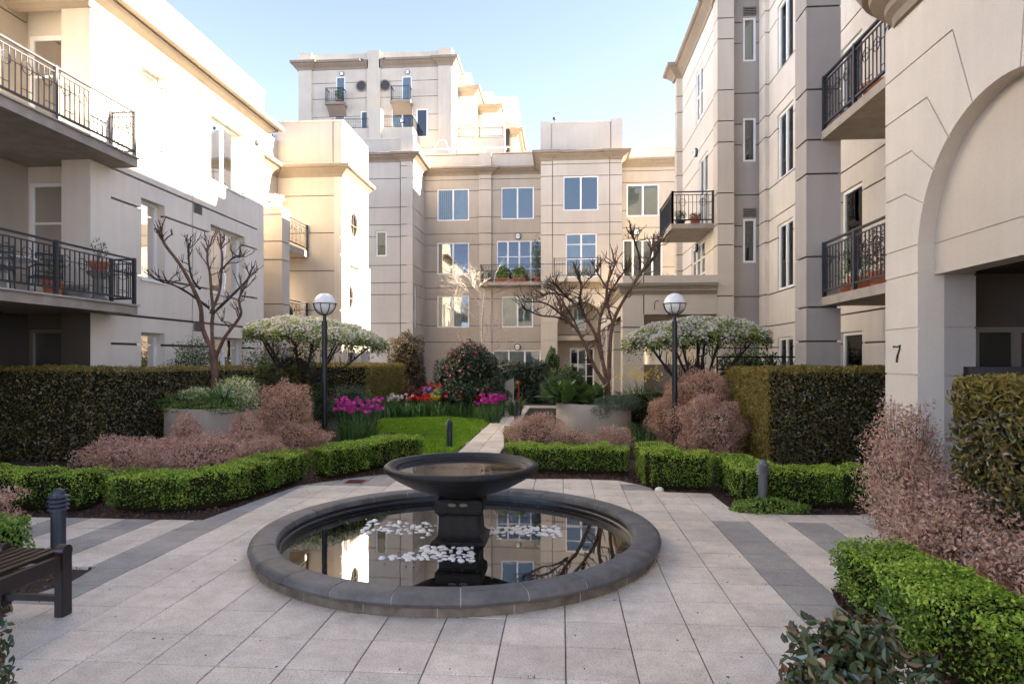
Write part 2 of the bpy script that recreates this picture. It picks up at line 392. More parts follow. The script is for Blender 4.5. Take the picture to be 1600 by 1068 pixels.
def sweep(name, mat, parent, path, prof, side=1, closed=False):
    """profile [(out, z)] carried along a plan path, mitred; out is to the right of travel when side=1"""
    mb = MB(); P = [Vector((x, y)) for x, y in path]; n = len(P); k = len(prof)
    for i in range(n):
        dirs = []
        if i > 0: dirs.append((P[i]-P[i-1]).normalized())
        if i < n-1: dirs.append((P[i+1]-P[i]).normalized())
        ns = [Vector((d.y, -d.x))*side for d in dirs]
        m_ = ns[0] if len(ns) == 1 else (ns[0]+ns[1])/(1+ns[0].dot(ns[1]))
        for o_, z in prof: mb.v.append((P[i].x+m_.x*o_, P[i].y+m_.y*o_, z))
    for i in range(n-1):
        for j in range(k):
            a = i*k+j; b2 = i*k+(j+1) % k; mb.f.append((a, b2, b2+k, a+k))
    mb.f.append(tuple(range(k))); mb.f.append(tuple((n-1)*k+j for j in range(k))[::-1])
    return mb.build(name, mat, parent)
def cornice(parent, path, z, side=1, out=.42, h=.42, mat='stucco_trim'):
    o, H_ = out, h
    prof = [(-.1, z), (.03, z), (.06, z+.08*H_/.42), (.10, z+.12*H_/.42), (o*.55, z+.20*H_/.42), (o*.7, z+.24*H_/.42), (o*.72, z+.28*H_/.42), (o, z+.30*H_/.42), (o+.02, z+.40*H_/.42), (o, z+H_), (-.1, z+H_+.02)]
    return sweep('cornice', mat, parent, path, prof, side)
def coping(parent, path, z, side=1):
    return sweep('coping', 'stucco_pale', parent, path, [(-.28, z), (.025, z), (.03, z+.06), (-.28, z+.06)], side)
def box_part(name, mat, parent, *a, grooves=False, kind=None):
    x0, x1, y0, y1, z0, z1 = a
    mb = MB(); js = []
    if not grooves: mb.box(*a)
    else:
        zz = z0
        for g in gz(z0, z1)+[None]:
            if g is None: mb.box(x0, x1, y0, y1, zz, z1)
            else:
                mb.box(x0, x1, y0, y1, zz, g-GW/2); js.append(len(mb.f)); mb.box(x0+GD, x1-GD, y0+GD, y1-GD, g-GW/2, g+GW/2); zz = g+GW/2
    o = mb.build(name, mat, parent, kind=kind)
    if js:
        o.data.materials.append(M['joint'])
        for j in js:
            for k in range(6): o.data.polygons[j+k].material_index = 1
    return o
def boolean(o, cutter):
    for ob in (o, cutter):
        bm = bmesh.new(); bm.from_mesh(ob.data); bmesh.ops.recalc_face_normals(bm, faces=bm.faces); bm.to_mesh(ob.data); bm.free()
    md = o.modifiers.new('b', 'BOOLEAN'); md.operation = 'DIFFERENCE'; md.object = cutter; md.solver = 'EXACT'; md.use_self = True
    dg = bpy.context.evaluated_depsgraph_get(); dg.update()
    me = bpy.data.meshes.new_from_object(o.evaluated_get(dg)); o.modifiers.clear(); old = o.data; o.data = me
    bpy.data.objects.remove(cutter)
def railing(parent, p0, p1, z, h=.95, post=2.1, ring=True, mat='iron_grey', pick=.115, endposts=(True, True), ringstep=3.6, r0=.10, detail=True):
    p0, p1 = Vector((*p0, 0)), Vector((*p1, 0)); d = (p1-p0); L = d.length; u = d/L; up = Vector((0, 0, 1))
    nrm = Vector((u.y, -u.x, 0)); fr = Frame((p0.x, p0.y), (u.x, u.y), (nrm.x, nrm.y))
    a = MB(); a.lbox(fr, 0, L, -.025, .025, z+h-.03, z+h); a.lbox(fr, 0, L, -.012, .012, z+h-.115, z+h-.095); a.build('handrail', mat, parent)
    b2 = MB(); b2.lbox(fr, 0, L, -.02, .02, z+.10, z+.135); b2.build('bottom_rail', mat, parent)
    npst = max(1, round(L/post))
    for k in range(npst+1):
        if (k == 0 and not endposts[0]) or (k == npst and not endposts[1]): continue
        q = MB(); q.lbox(fr, L*k/npst-.03, L*k/npst+.03, -.03, .03, z, z+h+.012); q.build('post', mat, parent)
    c = MB(); m_ = max(1, int(L/pick))
    for k in range(1, m_):
        c.lbox(fr, L*k/m_-.008, L*k/m_+.008, -.008, .008, z+.135, z+h-.115)
    zr = z+h*.66
    if detail:
        c.lbox(fr, 0, L, .006, .016, zr-.006, zr+.006)
        for k in range(1, m_, 4): c.lbox(fr, L*k/m_, L*min(m_, k+2)/m_, .006, .014, z+.245, z+.257)
    c.build('picket', mat, parent, kind='stuff')
    if ring:
        nr = max(1, round(L/(pick*ringstep)))
        for k in range(nr):
            q = MB(); cc = p0+u*(L*(k+.5)/nr)+up*zr+nrm*.014; q.ring(cc, r0, .007, u=u, v=up); q.build('ring', mat, parent)
def wall_lamp(parent, fr, u, z, r=.12):
    mb = MB(); c = Vector(fr.p(u, .06, z)); n = fr.n
    o = Vector(fr.p(u, 0, z)); mb.tube([o, o+n*.05], [r*1.08, r*1.08], 16); a = mb.build('wall_lamp', 'black_metal', parent)
    g = MB(); g.tube([o+n*.052, o+n*.09, o+n*.12], [r*.85, r*.8, r*.45], 16); g.build('lamp_glass', 'lamp_glass', a, smooth=True)
    k = MB(); k.ring(o+n*.075, r*.93, .008, u=fr.u, v=Vector((0, 0, 1))); k.tube([o+n*.13-fr.u*r*.8, o+n*.135, o+n*.13+fr.u*r*.8], .009, 6); k.build('guard', 'black_metal', a)
def vent(parent, fr, u0, u1, z0, z1, mat='stone_grey'):
    f = MB(); f.lbox(fr, u0, u1, -.02, .004, z0, z1); v = f.build('vent', 'dark_interior', parent)
    s_ = MB(); n = max(3, int((z1-z0)/.045))
    for k in range(n): zz = z0+(z1-z0)*(k+.2)/n; s_.lbox(fr, u0, u1, .004, .02, zz, zz+.022)
    s_.lbox(fr, u0-.02, u0, 0, .024, z0, z1); s_.lbox(fr, u1, u1+.02, 0, .024, z0, z1); s_.build('louvre', mat, v)
# ---- leaves
def quads(name, V, mat, parent=None, kind=None):
    """V: (n, k, 3) each a k-gon island"""
    n, k, _ = V.shape; me = bpy.data.meshes.new(name)
    me.vertices.add(n*k); me.vertices.foreach_set('co', V.reshape(-1).astype(np.float32))
    me.loops.add(n*k); me.loops.foreach_set('vertex_index', np.arange(n*k, dtype=np.int32))
    me.polygons.add(n); me.polygons.foreach_set('loop_start', (np.arange(n)*k).astype(np.int32)); me.update(calc_edges=True)
    return link(name, me, mat, parent, kind=kind)
def unit(a): return a/np.maximum(1e-9, np.linalg.norm(a, axis=-1, keepdims=True))
def leaves(name, P, N, L, W, mat, parent=None, out=.6, up=.2, rnd=.8, kind=None, fold=.18, var=.35):
    n = len(P); m0 = unit(N*out*1.5+NR.normal(size=(n, 3))*rnd*.62+np.array([0, 0, up*.8]))    # the blade faces out and up
    d = unit(np.cross(m0, NR.normal(size=(n, 3)))+N*.35*out+np.array([0, 0, .12])); s_ = unit(np.cross(d, m0)); nn = np.cross(s_, d)
    l = (L*(1+NR.uniform(-var, var, n)))[:, None]; w = (W*(1+NR.uniform(-var, var, n)))[:, None]
    base = P-d*l*.5; mid = P+nn*w*fold
    V = np.stack([base, mid-s_*w*.5-d*l*.03, base+d*l, mid+s_*w*.5-d*l*.03], 1)
    return quads(name, V, mat, parent, kind)
def box_pts(x0, x1, y0, y1, z0, z1, n, faces='xXyYZ', jit=.05):
    A = {'x': (y1-y0)*(z1-z0), 'X': (y1-y0)*(z1-z0), 'y': (x1-x0)*(z1-z0), 'Y': (x1-x0)*(z1-z0), 'Z': (x1-x0)*(y1-y0)}
    tot = sum(A[f] for f in faces); Ps, Ns = [], []
    for f in faces:
        k = int(n*A[f]/tot); u = NR.uniform(0, 1, (k, 3)); p = np.stack([x0+u[:, 0]*(x1-x0), y0+u[:, 1]*(y1-y0), z0+u[:, 2]*(z1-z0)], 1)
        nv = np.zeros((k, 3)); ax = 'xyz'.index(f.lower()); sg = 1 if f.isupper() else -1
        p[:, ax] = {'x': x0, 'X': x1, 'y': y0, 'Y': y1, 'Z': z1}[f]; nv[:, ax] = sg
        p -= nv*np.abs(NR.normal(0, jit, (k, 1)))*1.0; p += nv*NR.uniform(0, jit*.8, (k, 1)); Ps.append(p); Ns.append(nv)
    return np.concatenate(Ps), np.concatenate(Ns)
def ell_pts(c, r, n, p=2.0, jit=.12, zmin=None, bump_=.08, inner=.0):
    d = unit(NR.normal(size=(int(n), 3))); k = (np.abs(d)**p).sum(1)**(1/p); d2 = d/k[:, None]
    ph = NR.uniform(0, 6, 6); b_ = 1+bump_*(np.sin(d[:, 0]*7+ph[0])*np.sin(d[:, 1]*6+ph[1])+np.sin(d[:, 2]*8+ph[2])*np.sin(d[:, 0]*5+ph[3]))
    rad = b_*(1-np.abs(NR.normal(0, jit, len(d))))
    if inner: rad *= 1-inner*NR.uniform(0, 1, len(d))**2
    P = np.array(c)+d2*rad[:, None]*np.array(r); N = unit(d/np.array(r))
    if zmin is not None: k2 = P[:, 2] > zmin; P, N = P[k2], N[k2]
    return P, N
def core_ell(mb, c, r, s_=.8, n=12):
    prof = [(max(.001, math.cos(a)), math.sin(a)) for a in np.linspace(-PI/2, PI/2, 9)]
    k0 = len(mb.v); mb.lathe([(x, z) for x, z in prof], n=n)
    for i in range(k0, len(mb.v)):
        v = mb.v[i]; mb.v[i] = (c[0]+v[0]*r[0]*s_, c[1]+v[1]*r[1]*s_, c[2]+v[2]*r[2]*s_)
def blades(name, c, n, h, w, mat, parent=None, spread=.25, lean=.5, seg=4, hv=.3, pts=None, kind=None, arch=.5):
    """tapering strap leaves rising from around c and arching over"""
    V, F = [], []
    for i in range(n):
        a = R.uniform(0, 2*PI); rr = spread*math.sqrt(R.random())
        bx, by = (c[0]+rr*math.cos(a), c[1]+rr*math.sin(a)) if pts is None else pts[i % len(pts)]
        ln = lean*R.uniform(.3, 1.2); a2 = a+R.uniform(-.6, .6) if pts is None else R.uniform(0, 2*PI)
        H_ = h*(1+R.uniform(-hv, hv)); ww = w*R.uniform(.7, 1.2); sx, sy = -math.sin(a2+R.uniform(-.8, .8)), math.cos(a2)
        k = len(V)
        for j in range(seg+1):
            t = j/seg; o_ = ln*H_*(t**2); zz = c[2]+H_*(t-arch*ln*t**2.5); wd = ww*.5*(1-t**2.2)*(.6+.4*min(1, t*3)) + .0008
            x, y = bx+o_*math.cos(a2), by+o_*math.sin(a2)
            V += [(x-sx*wd, y-sy*wd, zz), (x+sx*wd, y+sy*wd, zz)]
            if j: F.append((k+2*j-2, k+2*j-1, k+2*j+1, k+2*j))
    mb = MB(); mb.v, mb.f = V, F; return mb.build(name, mat, parent, kind=kind)
def clip(poly, n, d):          # keep n.p <= d
    out_ = []
    for i in range(len(poly)):
        a, b2 = poly[i], poly[(i+1) % len(poly)]; fa, fb = n[0]*a[0]+n[1]*a[1]-d, n[0]*b2[0]+n[1]*b2[1]-d
        if fa <= 0: out_.append(a)
        if (fa < 0 < fb) or (fb < 0 < fa): t = fa/(fa-fb); out_.append((a[0]+t*(b2[0]-a[0]), a[1]+t*(b2[1]-a[1])))
    return out_
def cliprect(poly, x0, x1, y0, y1):
    for n, d in (((-1, 0), -x0), ((1, 0), x1), ((0, -1), -y0), ((0, 1), y1)):
        if len(poly) < 3: return []
        poly = clip(poly, n, d)
    return poly
def area(p): return abs(sum(p[i][0]*p[(i+1) % len(p)][1]-p[(i+1) % len(p)][0]*p[i][1] for i in range(len(p))))/2

# ------------------------------------------------------------------ ground
PC = (-.99, 6.26)                                   # pool centre
gm = MB(); n = 96; rs = [1.78, 2.5, 5, 12, 40, 150, 700]
for r in rs:
    for j in range(n): a = 2*PI*j/n; gm.v.append((PC[0]+r*math.cos(a), PC[1]+r*math.sin(a), -.03))
for i in range(len(rs)-1):
    for j in range(n): a = i*n+j; b_ = i*n+(j+1) % n; gm.f.append((a, b_, b_+n, a+n))
link('ground', gm.mesh('ground'), 'soil', kind='structure')
PAVED = [(-9.5, 6.85), (-3.95, 6.86), (-3.84, 7.72), (-3.67, 8.87), (-3.39, 9.13), (-3.04, 9.51), (-2.72, 9.75), (-1.97, 9.78), (-1.97, 24.6), (-1.16, 24.6),
         (-1.16, 9.75), (-.4, 9.56), (.22, 9.61), (.82, 9.55), (1.11, 9.24), (1.39, 8.77), (1.97, 8.72), (2.0, 7.99), (2.06, 7.70), (2.58, 7.6), (4.4, 7.7),
         (4.4, 5.22), (2.08, 5.2), (2.0, 4.84), (2.02, 4.5), (2.0, 3.25), (1.0, 3.2), (.8, 1.6), (-2.2, 1.6), (-2.3, 3.3), (-9.5, 3.3), (-9.5, 4.05), (-4.35, 4.08), (-4.05, 4.4), (-3.9, 4.85), (-3.97, 5.25), (-9.5, 5.3)]
paving = tag(bpy.data.objects.new('paving', None), kind='structure'); COL.objects.link(paving)
S = .405; TILE = {}
def tile_poly(p, z, h=.04, g=.0042, tilt=None):
    cx = sum(a[0] for a in p)/len(p); cy = sum(a[1] for a in p)/len(p)
    q = [(cx+(x-cx)*(1-2*g/S), cy+(y-cy)*(1-2*g/S)) for x, y in p]; q2 = [(cx+(x-cx)*(1-2*(g+.003)/S), cy+(y-cy)*(1-2*(g+.003)/S)) for x, y in p]
    n = len(p); tx, ty = tilt or (0, 0); zt = lambda x, y: z+(x-cx)*tx+(y-cy)*ty
    mb = MB(); mb.v = [(x, y, z-h) for x, y in q]+[(x, y, zt(x, y)-.003) for x, y in q]+[(x, y, zt(x, y)) for x, y in q2]
    mb.f = [tuple(range(2*n, 3*n))]+[(i, (i+1) % n, n+(i+1) % n, n+i) for i in range(n)]+[(n+i, n+(i+1) % n, 2*n+(i+1) % n, 2*n+i) for i in range(n)]
    return mb
def dark(i, j, cx, cy):
    col = round((cx+.5*S-.026)/S)        # column index
    if 4.3 < cy < 7.4 and (abs(cx-1.85) < .2 or abs(cx+3.82) < .2): return True
    if 4.3 < cy < 8.9 and abs(cx+3.82) < .2: return True
    if 4.6 < cy < 7.3 and (abs(cx-2.66) < .2 or abs(cx-3.47) < .2 or abs(cx+4.63) < .2 or abs(cx+5.44) < .2 or abs(cx+6.25) < .2): return True
    if 8.85 < cy < 9.3 and cx > .9: return True
    if cy > 8.7 and cx < -2.6: return True
    return False
full_me = []
for k in range(3):
    for mt in ('paver_cream', 'paver_grey'):
        me = tile_poly([(-S/2, -S/2), (S/2, -S/2), (S/2, S/2), (-S/2, S/2)], 0, tilt=(R.uniform(-.006, .006), R.uniform(-.006, .006))).mesh('paver'); me.materials.append(M[mt]); full_me.append(me)
cand = []
for i in range(-26, 14):
    for j in range(-8, 54):
        x0 = .026+S*i; y0 = 4.012+.405*j; p = cliprect(PAVED, x0, x0+S, y0, y0+.405)
        if len(p) < 3 or area(p) < .008: continue
        cx, cy = x0+S/2, y0+.2025; dx, dy = cx-PC[0], cy-PC[1]; r = math.hypot(dx, dy)
        if r < 1.62: continue
        if r < 2.2:
            nx, ny = dx/r, dy/r; p2 = clip(p, (-nx, -ny), -(nx*PC[0]+ny*PC[1]+1.84))
            if len(p2) < 3 or area(p2) < .004: continue
            cut = len(p2) != len(p) or abs(area(p2)-area(p)) > 1e-5; p = p2
        whole = abs(area(p)-S*.405) < 1e-4
        th = math.atan(77/1010); dd = -math.sin(th)*cx+math.cos(th)*cy; rr = math.cos(th)*cx+math.sin(th)*cy
        vis = dd > 3.3 and abs(rr/dd) < .85
        cand.append(((0 if vis else 100)+dd, cx, cy, p, whole, dark(i, j, cx, cy)))
cand.sort(key=lambda c: c[0])
rest = MB(); restd = MB(); bed = MB()
for c_ in cand: bed.add([(x, y, -.009) for x, y in c_[3]], [tuple(range(len(c_[3])))])
bed.build('jointing_sand', 'joint_sand', paving, kind='stuff')
for k, (key, cx, cy, p, whole, dk) in enumerate(cand):
    if k < 298 and key < 90:
        z = R.uniform(-.0015, .0015)
        if whole: o = link('paver', full_me[2*R.randrange(3)+(1 if dk else 0)], None, paving); o.location = (cx, cy, z)
        else:
            qx = sum(a[0] for a in p)/len(p); qy = sum(a[1] for a in p)/len(p)
            o = link('paver', tile_poly([(a-qx, b_-qy) for a, b_ in p], 0).mesh('paver'), 'paver_grey' if dk else 'paver_cream', paving); o.location = (qx, qy, z)
    else:
        t = tile_poly(p, 0); (restd if dk else rest).add(t.v, t.f)
rest.build('cream_pavers', 'paver_cream', paving, kind='stuff'); restd.build('grey_pavers', 'paver_grey', paving, kind='stuff')
# far garden crossing path
box_part('garden_path', 'garden_concrete', None, -1.15, 1.9, 23.6, 24.6, -.03, .004)['kind'] = 'structure'
box_part('entrance_path', 'garden_concrete', None, .3, 1.9, 24.6, 34.4, -.03, .004)['kind'] = 'structure'
# offset stepping tiles
for x, y in ((-2.18, 13.6), (-2.18, 16.2), (-.95, 15.4)):
    o = link('paver', full_me[0], None, paving); o.location = (x, y, .004)
LAWN = [(-3.05, 11.45), (-2.0, 11.75), (-2.0, 17.9), (-2.3, 18.7), (-3.4, 19.3), (-5.2, 18.7), (-5.1, 16.5), (-4.3, 14.0), (-3.5, 12.6)]
MB().poly(LAWN, -.028, -.004).build('lawn', 'lawn', kind='structure')
def inpoly(x, y, P):
    c = False
    for i in range(len(P)):
        a, b_ = P[i], P[i-1]
        if (a[1] > y) != (b_[1] > y) and x < (b_[0]-a[0])*(y-a[1])/(b_[1]-a[1])+a[0]: c = not c
    return c
pts = []
while len(pts) < 60000:
    x, y = R.uniform(-5.2, -1.95), R.uniform(11.4, 19.3)
    if inpoly(x, y, LAWN): pts.append((x, y, .012))
P = np.array(pts); az = NR.uniform(0, 2*PI, len(P)); hd = np.stack([np.cos(az), np.sin(az), np.zeros_like(az)], 1); ln = np.stack([np.sin(az*3), np.cos(az*5), np.zeros_like(az)], 1)
hh = NR.uniform(.025, .05, (len(P), 1)); Z1 = np.array([0, 0, 1.0])
quads('lawn_grass', np.stack([P-hd*.005-Z1*.014, P+hd*.005-Z1*.014, P+hd*.003+Z1*hh*.6+ln*hh*.25, P+Z1*hh+ln*hh*.7], 1), 'grass', kind='stuff')
# mulch chips scattered over the beds
def chips(n, x0, x1, y0, y1, test, s_=.035):
    Q = []
    while len(Q) < n:
        x, y = R.uniform(x0, x1), R.uniform(y0, y1)
        if test(x, y): Q.append((x, y, -.022+R.uniform(0, .02)))
    return Q
pv = lambda x, y: not inpoly(x, y, PAVED) and math.hypot(x-PC[0], y-PC[1]) > 2
Q = chips(26000, -9, 3.6, 4, 10.8, pv)+chips(5000, 2.0, 3.2, 2.6, 5.2, pv)+chips(6000, -5.6, 0, 17.5, 20.5, lambda x, y: not inpoly(x, y, LAWN) and not inpoly(x, y, PAVED))+chips(9000, -4.4, 2.6, 9.5, 14, lambda x, y: not inpoly(x, y, LAWN) and not inpoly(x, y, PAVED))
P = np.array(Q); leaves('mulch', P, np.zeros_like(P), .034, .012, 'chips', up=.0, rnd=.6, kind='stuff')
# fallen leaves and petals on the paving
Q = [(R.uniform(-6, 3), R.uniform(3.6, 9.4)) for _ in range(170)]
P = np.array([(x, y, .006) for x, y in Q if inpoly(x, y, PAVED) and math.hypot(x-PC[0], y-PC[1]) > 2.0])
d = NR.uniform(0, 2*PI, len(P)); dv = np.stack([np.cos(d), np.sin(d), np.zeros_like(d)], 1); sv = np.stack([-np.sin(d), np.cos(d), np.zeros_like(d)], 1)
V = np.stack([P-dv*.014, P-sv*.005+[0, 0, .004], P+dv*.014, P+sv*.005], 1); quads('leaf_litter', V, 'chips', kind='stuff')

# moss and small weeds in the open joints
Q = []
for _ in range(75):
    i, j = R.randrange(-14, 6), R.randrange(-1, 14); x, y = .026+S*i, 4.012+.405*j
    if R.random() < .5: x += R.uniform(0, S)
    else: y += R.uniform(0, S)
    if not inpoly(x, y, PAVED) or math.hypot(x-PC[0], y-PC[1]) < 2: continue
    for _ in range(R.randrange(3, 16)): Q.append((x+R.gauss(0, .012), y+R.gauss(0, .012), .004+R.uniform(0, .008)))
for k in range(900): a = R.uniform(0, 6.28); Q.append((PC[0]+(1.885+abs(R.gauss(0, .008)))*math.cos(a), PC[1]+(1.885+abs(R.gauss(0, .008)))*math.sin(a), .005))
P = np.array(Q); leaves('joint_moss', P, np.tile([0, 0, 1.0], (len(P), 1)), .011, .007, 'leaf_box_side', kind='stuff')

# ------------------------------------------------------------------ fountain
ft = thing('fountain', 'round bluestone fountain pool with a black stone bowl on a square pedestal', 'fountain', (PC[0], PC[1], 0))
NS = 25
for k in range(NS):
    a0 = 2*PI*k/NS+.10; a1 = a0+2*PI/NS-.005
    mb = MB(); prof = [(1.675, .075), (1.675, .125), (1.69, .15), (1.73, .162), (1.86, .160), (1.895, .150), (1.915, .130), (1.922, .105), (1.91, .08), (1.895, .072), (1.675, .075)]
    prof = [(r, z+R.uniform(-.0006, .0006)) for r, z in prof]
    mb.lathe(prof, n=8, a0=a0, a1=a1); kk = 9
    mb.f.append(tuple(i*kk for i in range(10))); mb.f.append(tuple(i*kk+8 for i in range(10))[::-1])
    mb.build('coping_stone', 'bluestone', ft, smooth=True, local=True)
for k in range(22):
    a0 = 2*PI*k/22+.22; a1 = a0+2*PI/22-.004; mb = MB()
    mb.lathe([(1.70, -.2), (1.70, .074), (1.872, .074), (1.875, .06), (1.875, -.04), (1.70, -.2)], n=8, a0=a0, a1=a1); mb.build('kerb_stone', 'kerb_stone', ft, smooth=True, local=True)
MB().lathe([(1.682, .08), (1.682, .122), (1.695, .145), (1.732, .157), (1.86, .155), (1.892, .146), (1.911, .128), (1.917, .105), (1.905, .082)], n=96).lathe([(1.871, .07), (1.871, -.02)], n=96).build('mortar', 'mortar', ft, smooth=True, local=True)
MB().lathe([(1.655, -.35), (1.655, .055), (1.668, .065), (1.672, .10), (1.71, .10), (1.71, -.35)], n=96).build('pool_wall', 'pool_wall', ft, smooth=True, local=True)
MB().lathe([(.001, -.34), (1.7, -.34)], n=64).build('pool_floor', 'pool_wall', ft, local=True)
w = MB().lathe([(.001, .034), (1.665, .034)], n=96).build('pool_water', 'pool_water', ft, local=True)
bx = .02
bowl = MB(); bowl.lathe([(.0, .52), (.25, .54), (.45, .60), (.59, .68), (.625, .715), (.640, .735), (.655, .738), (.665, .748), (.69, .762), (.72, .765), (.745, .75), (.752, .73), (.745, .71), (.70, .672), (.62, .62), (.50, .555), (.36, .50), (.25, .47), (.22, .44), (0, .44)], c=(bx, 0), n=80)
bowl.build('bowl', 'bowl_stone', ft, smooth=True, local=True)
MB().lathe([(.001, .706), (.617, .706)], c=(bx, 0), n=64).build('bowl_water', 'bowl_water', ft, local=True)
def sq(mb, prof, c):
    k0 = len(mb.v)
    for r, z in prof: mb.v += [(c[0]-r, c[1]-r, z), (c[0]+r, c[1]-r, z), (c[0]+r, c[1]+r, z), (c[0]-r, c[1]+r, z)]
    for i in range(len(prof)-1):
        for j in range(4): a = k0+i*4+j; b_ = k0+i*4+(j+1) % 4; mb.f.append((a, b_, b_+4, a+4))
    mb.f.append((k0, k0+3, k0+2, k0+1)); e = k0+(len(prof)-1)*4; mb.f.append((e, e+1, e+2, e+3))
pd = MB(); sq(pd, [(.27, -.34), (.27, .0), (.26, .05), (.225, .075), (.20, .10), (.19, .28), (.20, .30), (.225, .32), (.23, .40), (.21, .44)], (bx, 0))
pd.build('pedestal', 'bowl_stone', ft, local=True, bevel=.008)
for s_ in (-1, 1):
    mb = MB(); cx = bx+.055*s_; mb.lathe([(.001, 0), (.022, .003), (.034, .012)], n=16)
    mb.v = [(cx+x*1.2, -.243-z*.4, .405+y*.5) for x, y, z in mb.v]; mb.build('carved_boss', 'kerb_stone', ft, local=True)
# white pebbles
pm = []
for k in range(4):
    mb = MB(); mb.lathe([(.001, -.012), (.03, -.010), (.045, 0), (.035, .010), (.018, .014), (.001, .015)], n=10)
    e = R.uniform(.6, .85); mb.v = [(x, y*e+.006*math.sin(x*60), z) for x, y, z in mb.v]; me = mb.mesh('white_pebble', True); me.materials.append(M['pebble_white']); pm.append(me)
def pebbles(fn, n, label, group, smin=.5, smax=1.05):
    placed = []; t = 0
    while len(placed) < n and t < 6000:
        t += 1; x, y = fn()
        if any((x-a)**2+(y-b_)**2 < .050**2 for a, b_ in placed): continue
        placed.append((x, y)); o = link('white_pebble', pm[R.randrange(4)], None); o.location = (x, y, .032+R.uniform(-.003, .006))
        s_ = R.uniform(smin, smax); o.scale = (s_, s_, s_); o.rotation_euler = (R.uniform(-.15, .15), R.uniform(-.15, .15), R.uniform(0, 6.3))
        tag(o, label, 'pebble', group)
def fr1():
    y = R.uniform(5.52, 5.94); t = (5.94-y)/.42; return R.uniform(-1.27-.30*(t > .45)*min(1, (t-.4)*2), -.82+.06*t), y
pebbles(fr1, 62, 'white pebble in the pile in front of the black pedestal, in the pool', 'white pebbles in front of the pedestal')
pebbles(lambda: (R.uniform(-2.05, -1.3), 6.55+R.gauss(0, .10)), 55, 'white pebble in the pool, in the band left of the black pedestal', 'white pebbles left of the pedestal')
pebbles(lambda: (R.uniform(-.72, .0), 6.53+R.gauss(0, .10)), 55, 'white pebble in the pool, in the band right of the black pedestal', 'white pebbles right of the pedestal')
P = np.array([(PC[0]+r*math.cos(a), PC[1]+r*math.sin(a), .040) for r, a in [(1.6*math.sqrt(R.random()), R.uniform(0, 6.28)) for _ in range(110)]])
d = NR.uniform(0, 2*PI, len(P)); dv = np.stack([np.cos(d), np.sin(d), np.zeros_like(d)], 1); sv = np.stack([-np.sin(d), np.cos(d), np.zeros_like(d)], 1)
sz = NR.uniform(.008, .02, (len(P), 1)); quads('floating_leaves', np.stack([P-dv*sz, P-sv*sz*.5+[0, 0, .003], P+dv*sz, P+sv*sz*.5], 1), 'leaf_mid', kind='stuff')

# ------------------------------------------------------------------ left building
LB = thing('apartment_building', 'cream rendered three-storey apartment block on the left with long iron-railed balconies', 'building', (-10, 14, 0))
fr = FX(-9.2, 12.0, 1)
wins = []
for z0, z1, kd in ((6.50, 8.30, 2), (3.55, 5.32, 1), (.9, 2.36, 0)):
    wins.append((1.54, 2.38, z0, z1)); wins.append((4.36 if kd else 4.5, 6.2, z0, z1))
L = 7.4
gzs = []
for z in gz(0, 8.7): gzs.append((z, .58, L))
wall('wall', 'stucco_left', LB, fr, L, 0, 8.7, holes=wins, rev=.26, gw=.05, gd=.10, hg=gzs, vg=[(3.52, 0, 8.7)], thick=.4)
for (a, b_, c, d), n_, bl in zip(wins, (1, 2)*3, ('blind_white', ['blind_white', 'blind_white'], 'curtain', ['blind_blue', 'blind_white'], 'venetian', ['blind_dark', 'curtain'])):
    window(LB, fr, a, b_, c, d, n_, bl, rev=.21, sill=(c > 1))
wall('parapet', 'stucco_left', LB, FX(-9.2, 12.0, 1), L, 9.05, 10.0, vg=[3.52], thick=.4, gw=.05, gd=.1)
cornice(LB, [(-11.5, 12.0-.05), (-9.2, 11.95), (-9.2, 19.4), (-10.7, 19.4)], 8.65, 1, .45, .42)
coping(LB, [(-11.5, 11.98), (-9.18, 11.98), (-9.18, 19.42), (-10.7, 19.42)], 10.0, 1)
box_part('end_wall', 'stucco_left', LB, -12, -9.21, 19.0, 19.39, 0, 10.0)
for z0, z1 in ((8.42, 8.6), (5.45, 5.67), (2.47, 2.70)): vent(LB, fr, 3.58, 3.9, z0, z1)
wall_lamp(LB, fr, 6.9, 8.3, .09)
# recess of the balconies: pier facing the camera, doors, side wall; ground-floor shade is put into the wall colour
fy = FY(12.0, -9.8)
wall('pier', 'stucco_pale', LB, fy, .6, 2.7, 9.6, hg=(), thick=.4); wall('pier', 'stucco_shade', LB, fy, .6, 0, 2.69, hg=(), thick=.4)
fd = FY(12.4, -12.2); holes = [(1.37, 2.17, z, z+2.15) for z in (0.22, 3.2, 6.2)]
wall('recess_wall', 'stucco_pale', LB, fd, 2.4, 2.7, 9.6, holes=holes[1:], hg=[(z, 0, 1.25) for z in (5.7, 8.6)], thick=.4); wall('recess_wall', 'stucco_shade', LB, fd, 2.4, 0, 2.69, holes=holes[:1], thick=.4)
for (a, b_, c, d), bl in zip(holes, ('venetian_dark', 'blind_cream', 'blind_white')):
    window(LB, fd, a, b_, c, d, 1, bl, rev=.05, name='balcony_door', bars=[.62], fw=.07, fmat='white_paint' if c > 1 else 'white_trim_shaded')
fs = FX(-10.85, 2.0, 1)
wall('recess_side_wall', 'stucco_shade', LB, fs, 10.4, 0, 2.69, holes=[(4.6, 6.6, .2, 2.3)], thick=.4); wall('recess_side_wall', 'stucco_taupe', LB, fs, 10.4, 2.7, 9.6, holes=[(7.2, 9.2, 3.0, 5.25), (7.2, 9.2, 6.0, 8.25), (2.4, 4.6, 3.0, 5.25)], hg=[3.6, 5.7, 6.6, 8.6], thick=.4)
for (a, b_, c, d) in [(4.6, 6.6, .2, 2.3), (7.2, 9.2, 3.0, 5.25), (7.2, 9.2, 6.0, 8.25), (2.4, 4.6, 3.0, 5.25)]: window(LB, fs, a, b_, c, d, 2, ['blind_white', 'curtain'], rev=.06, name='sliding_door')
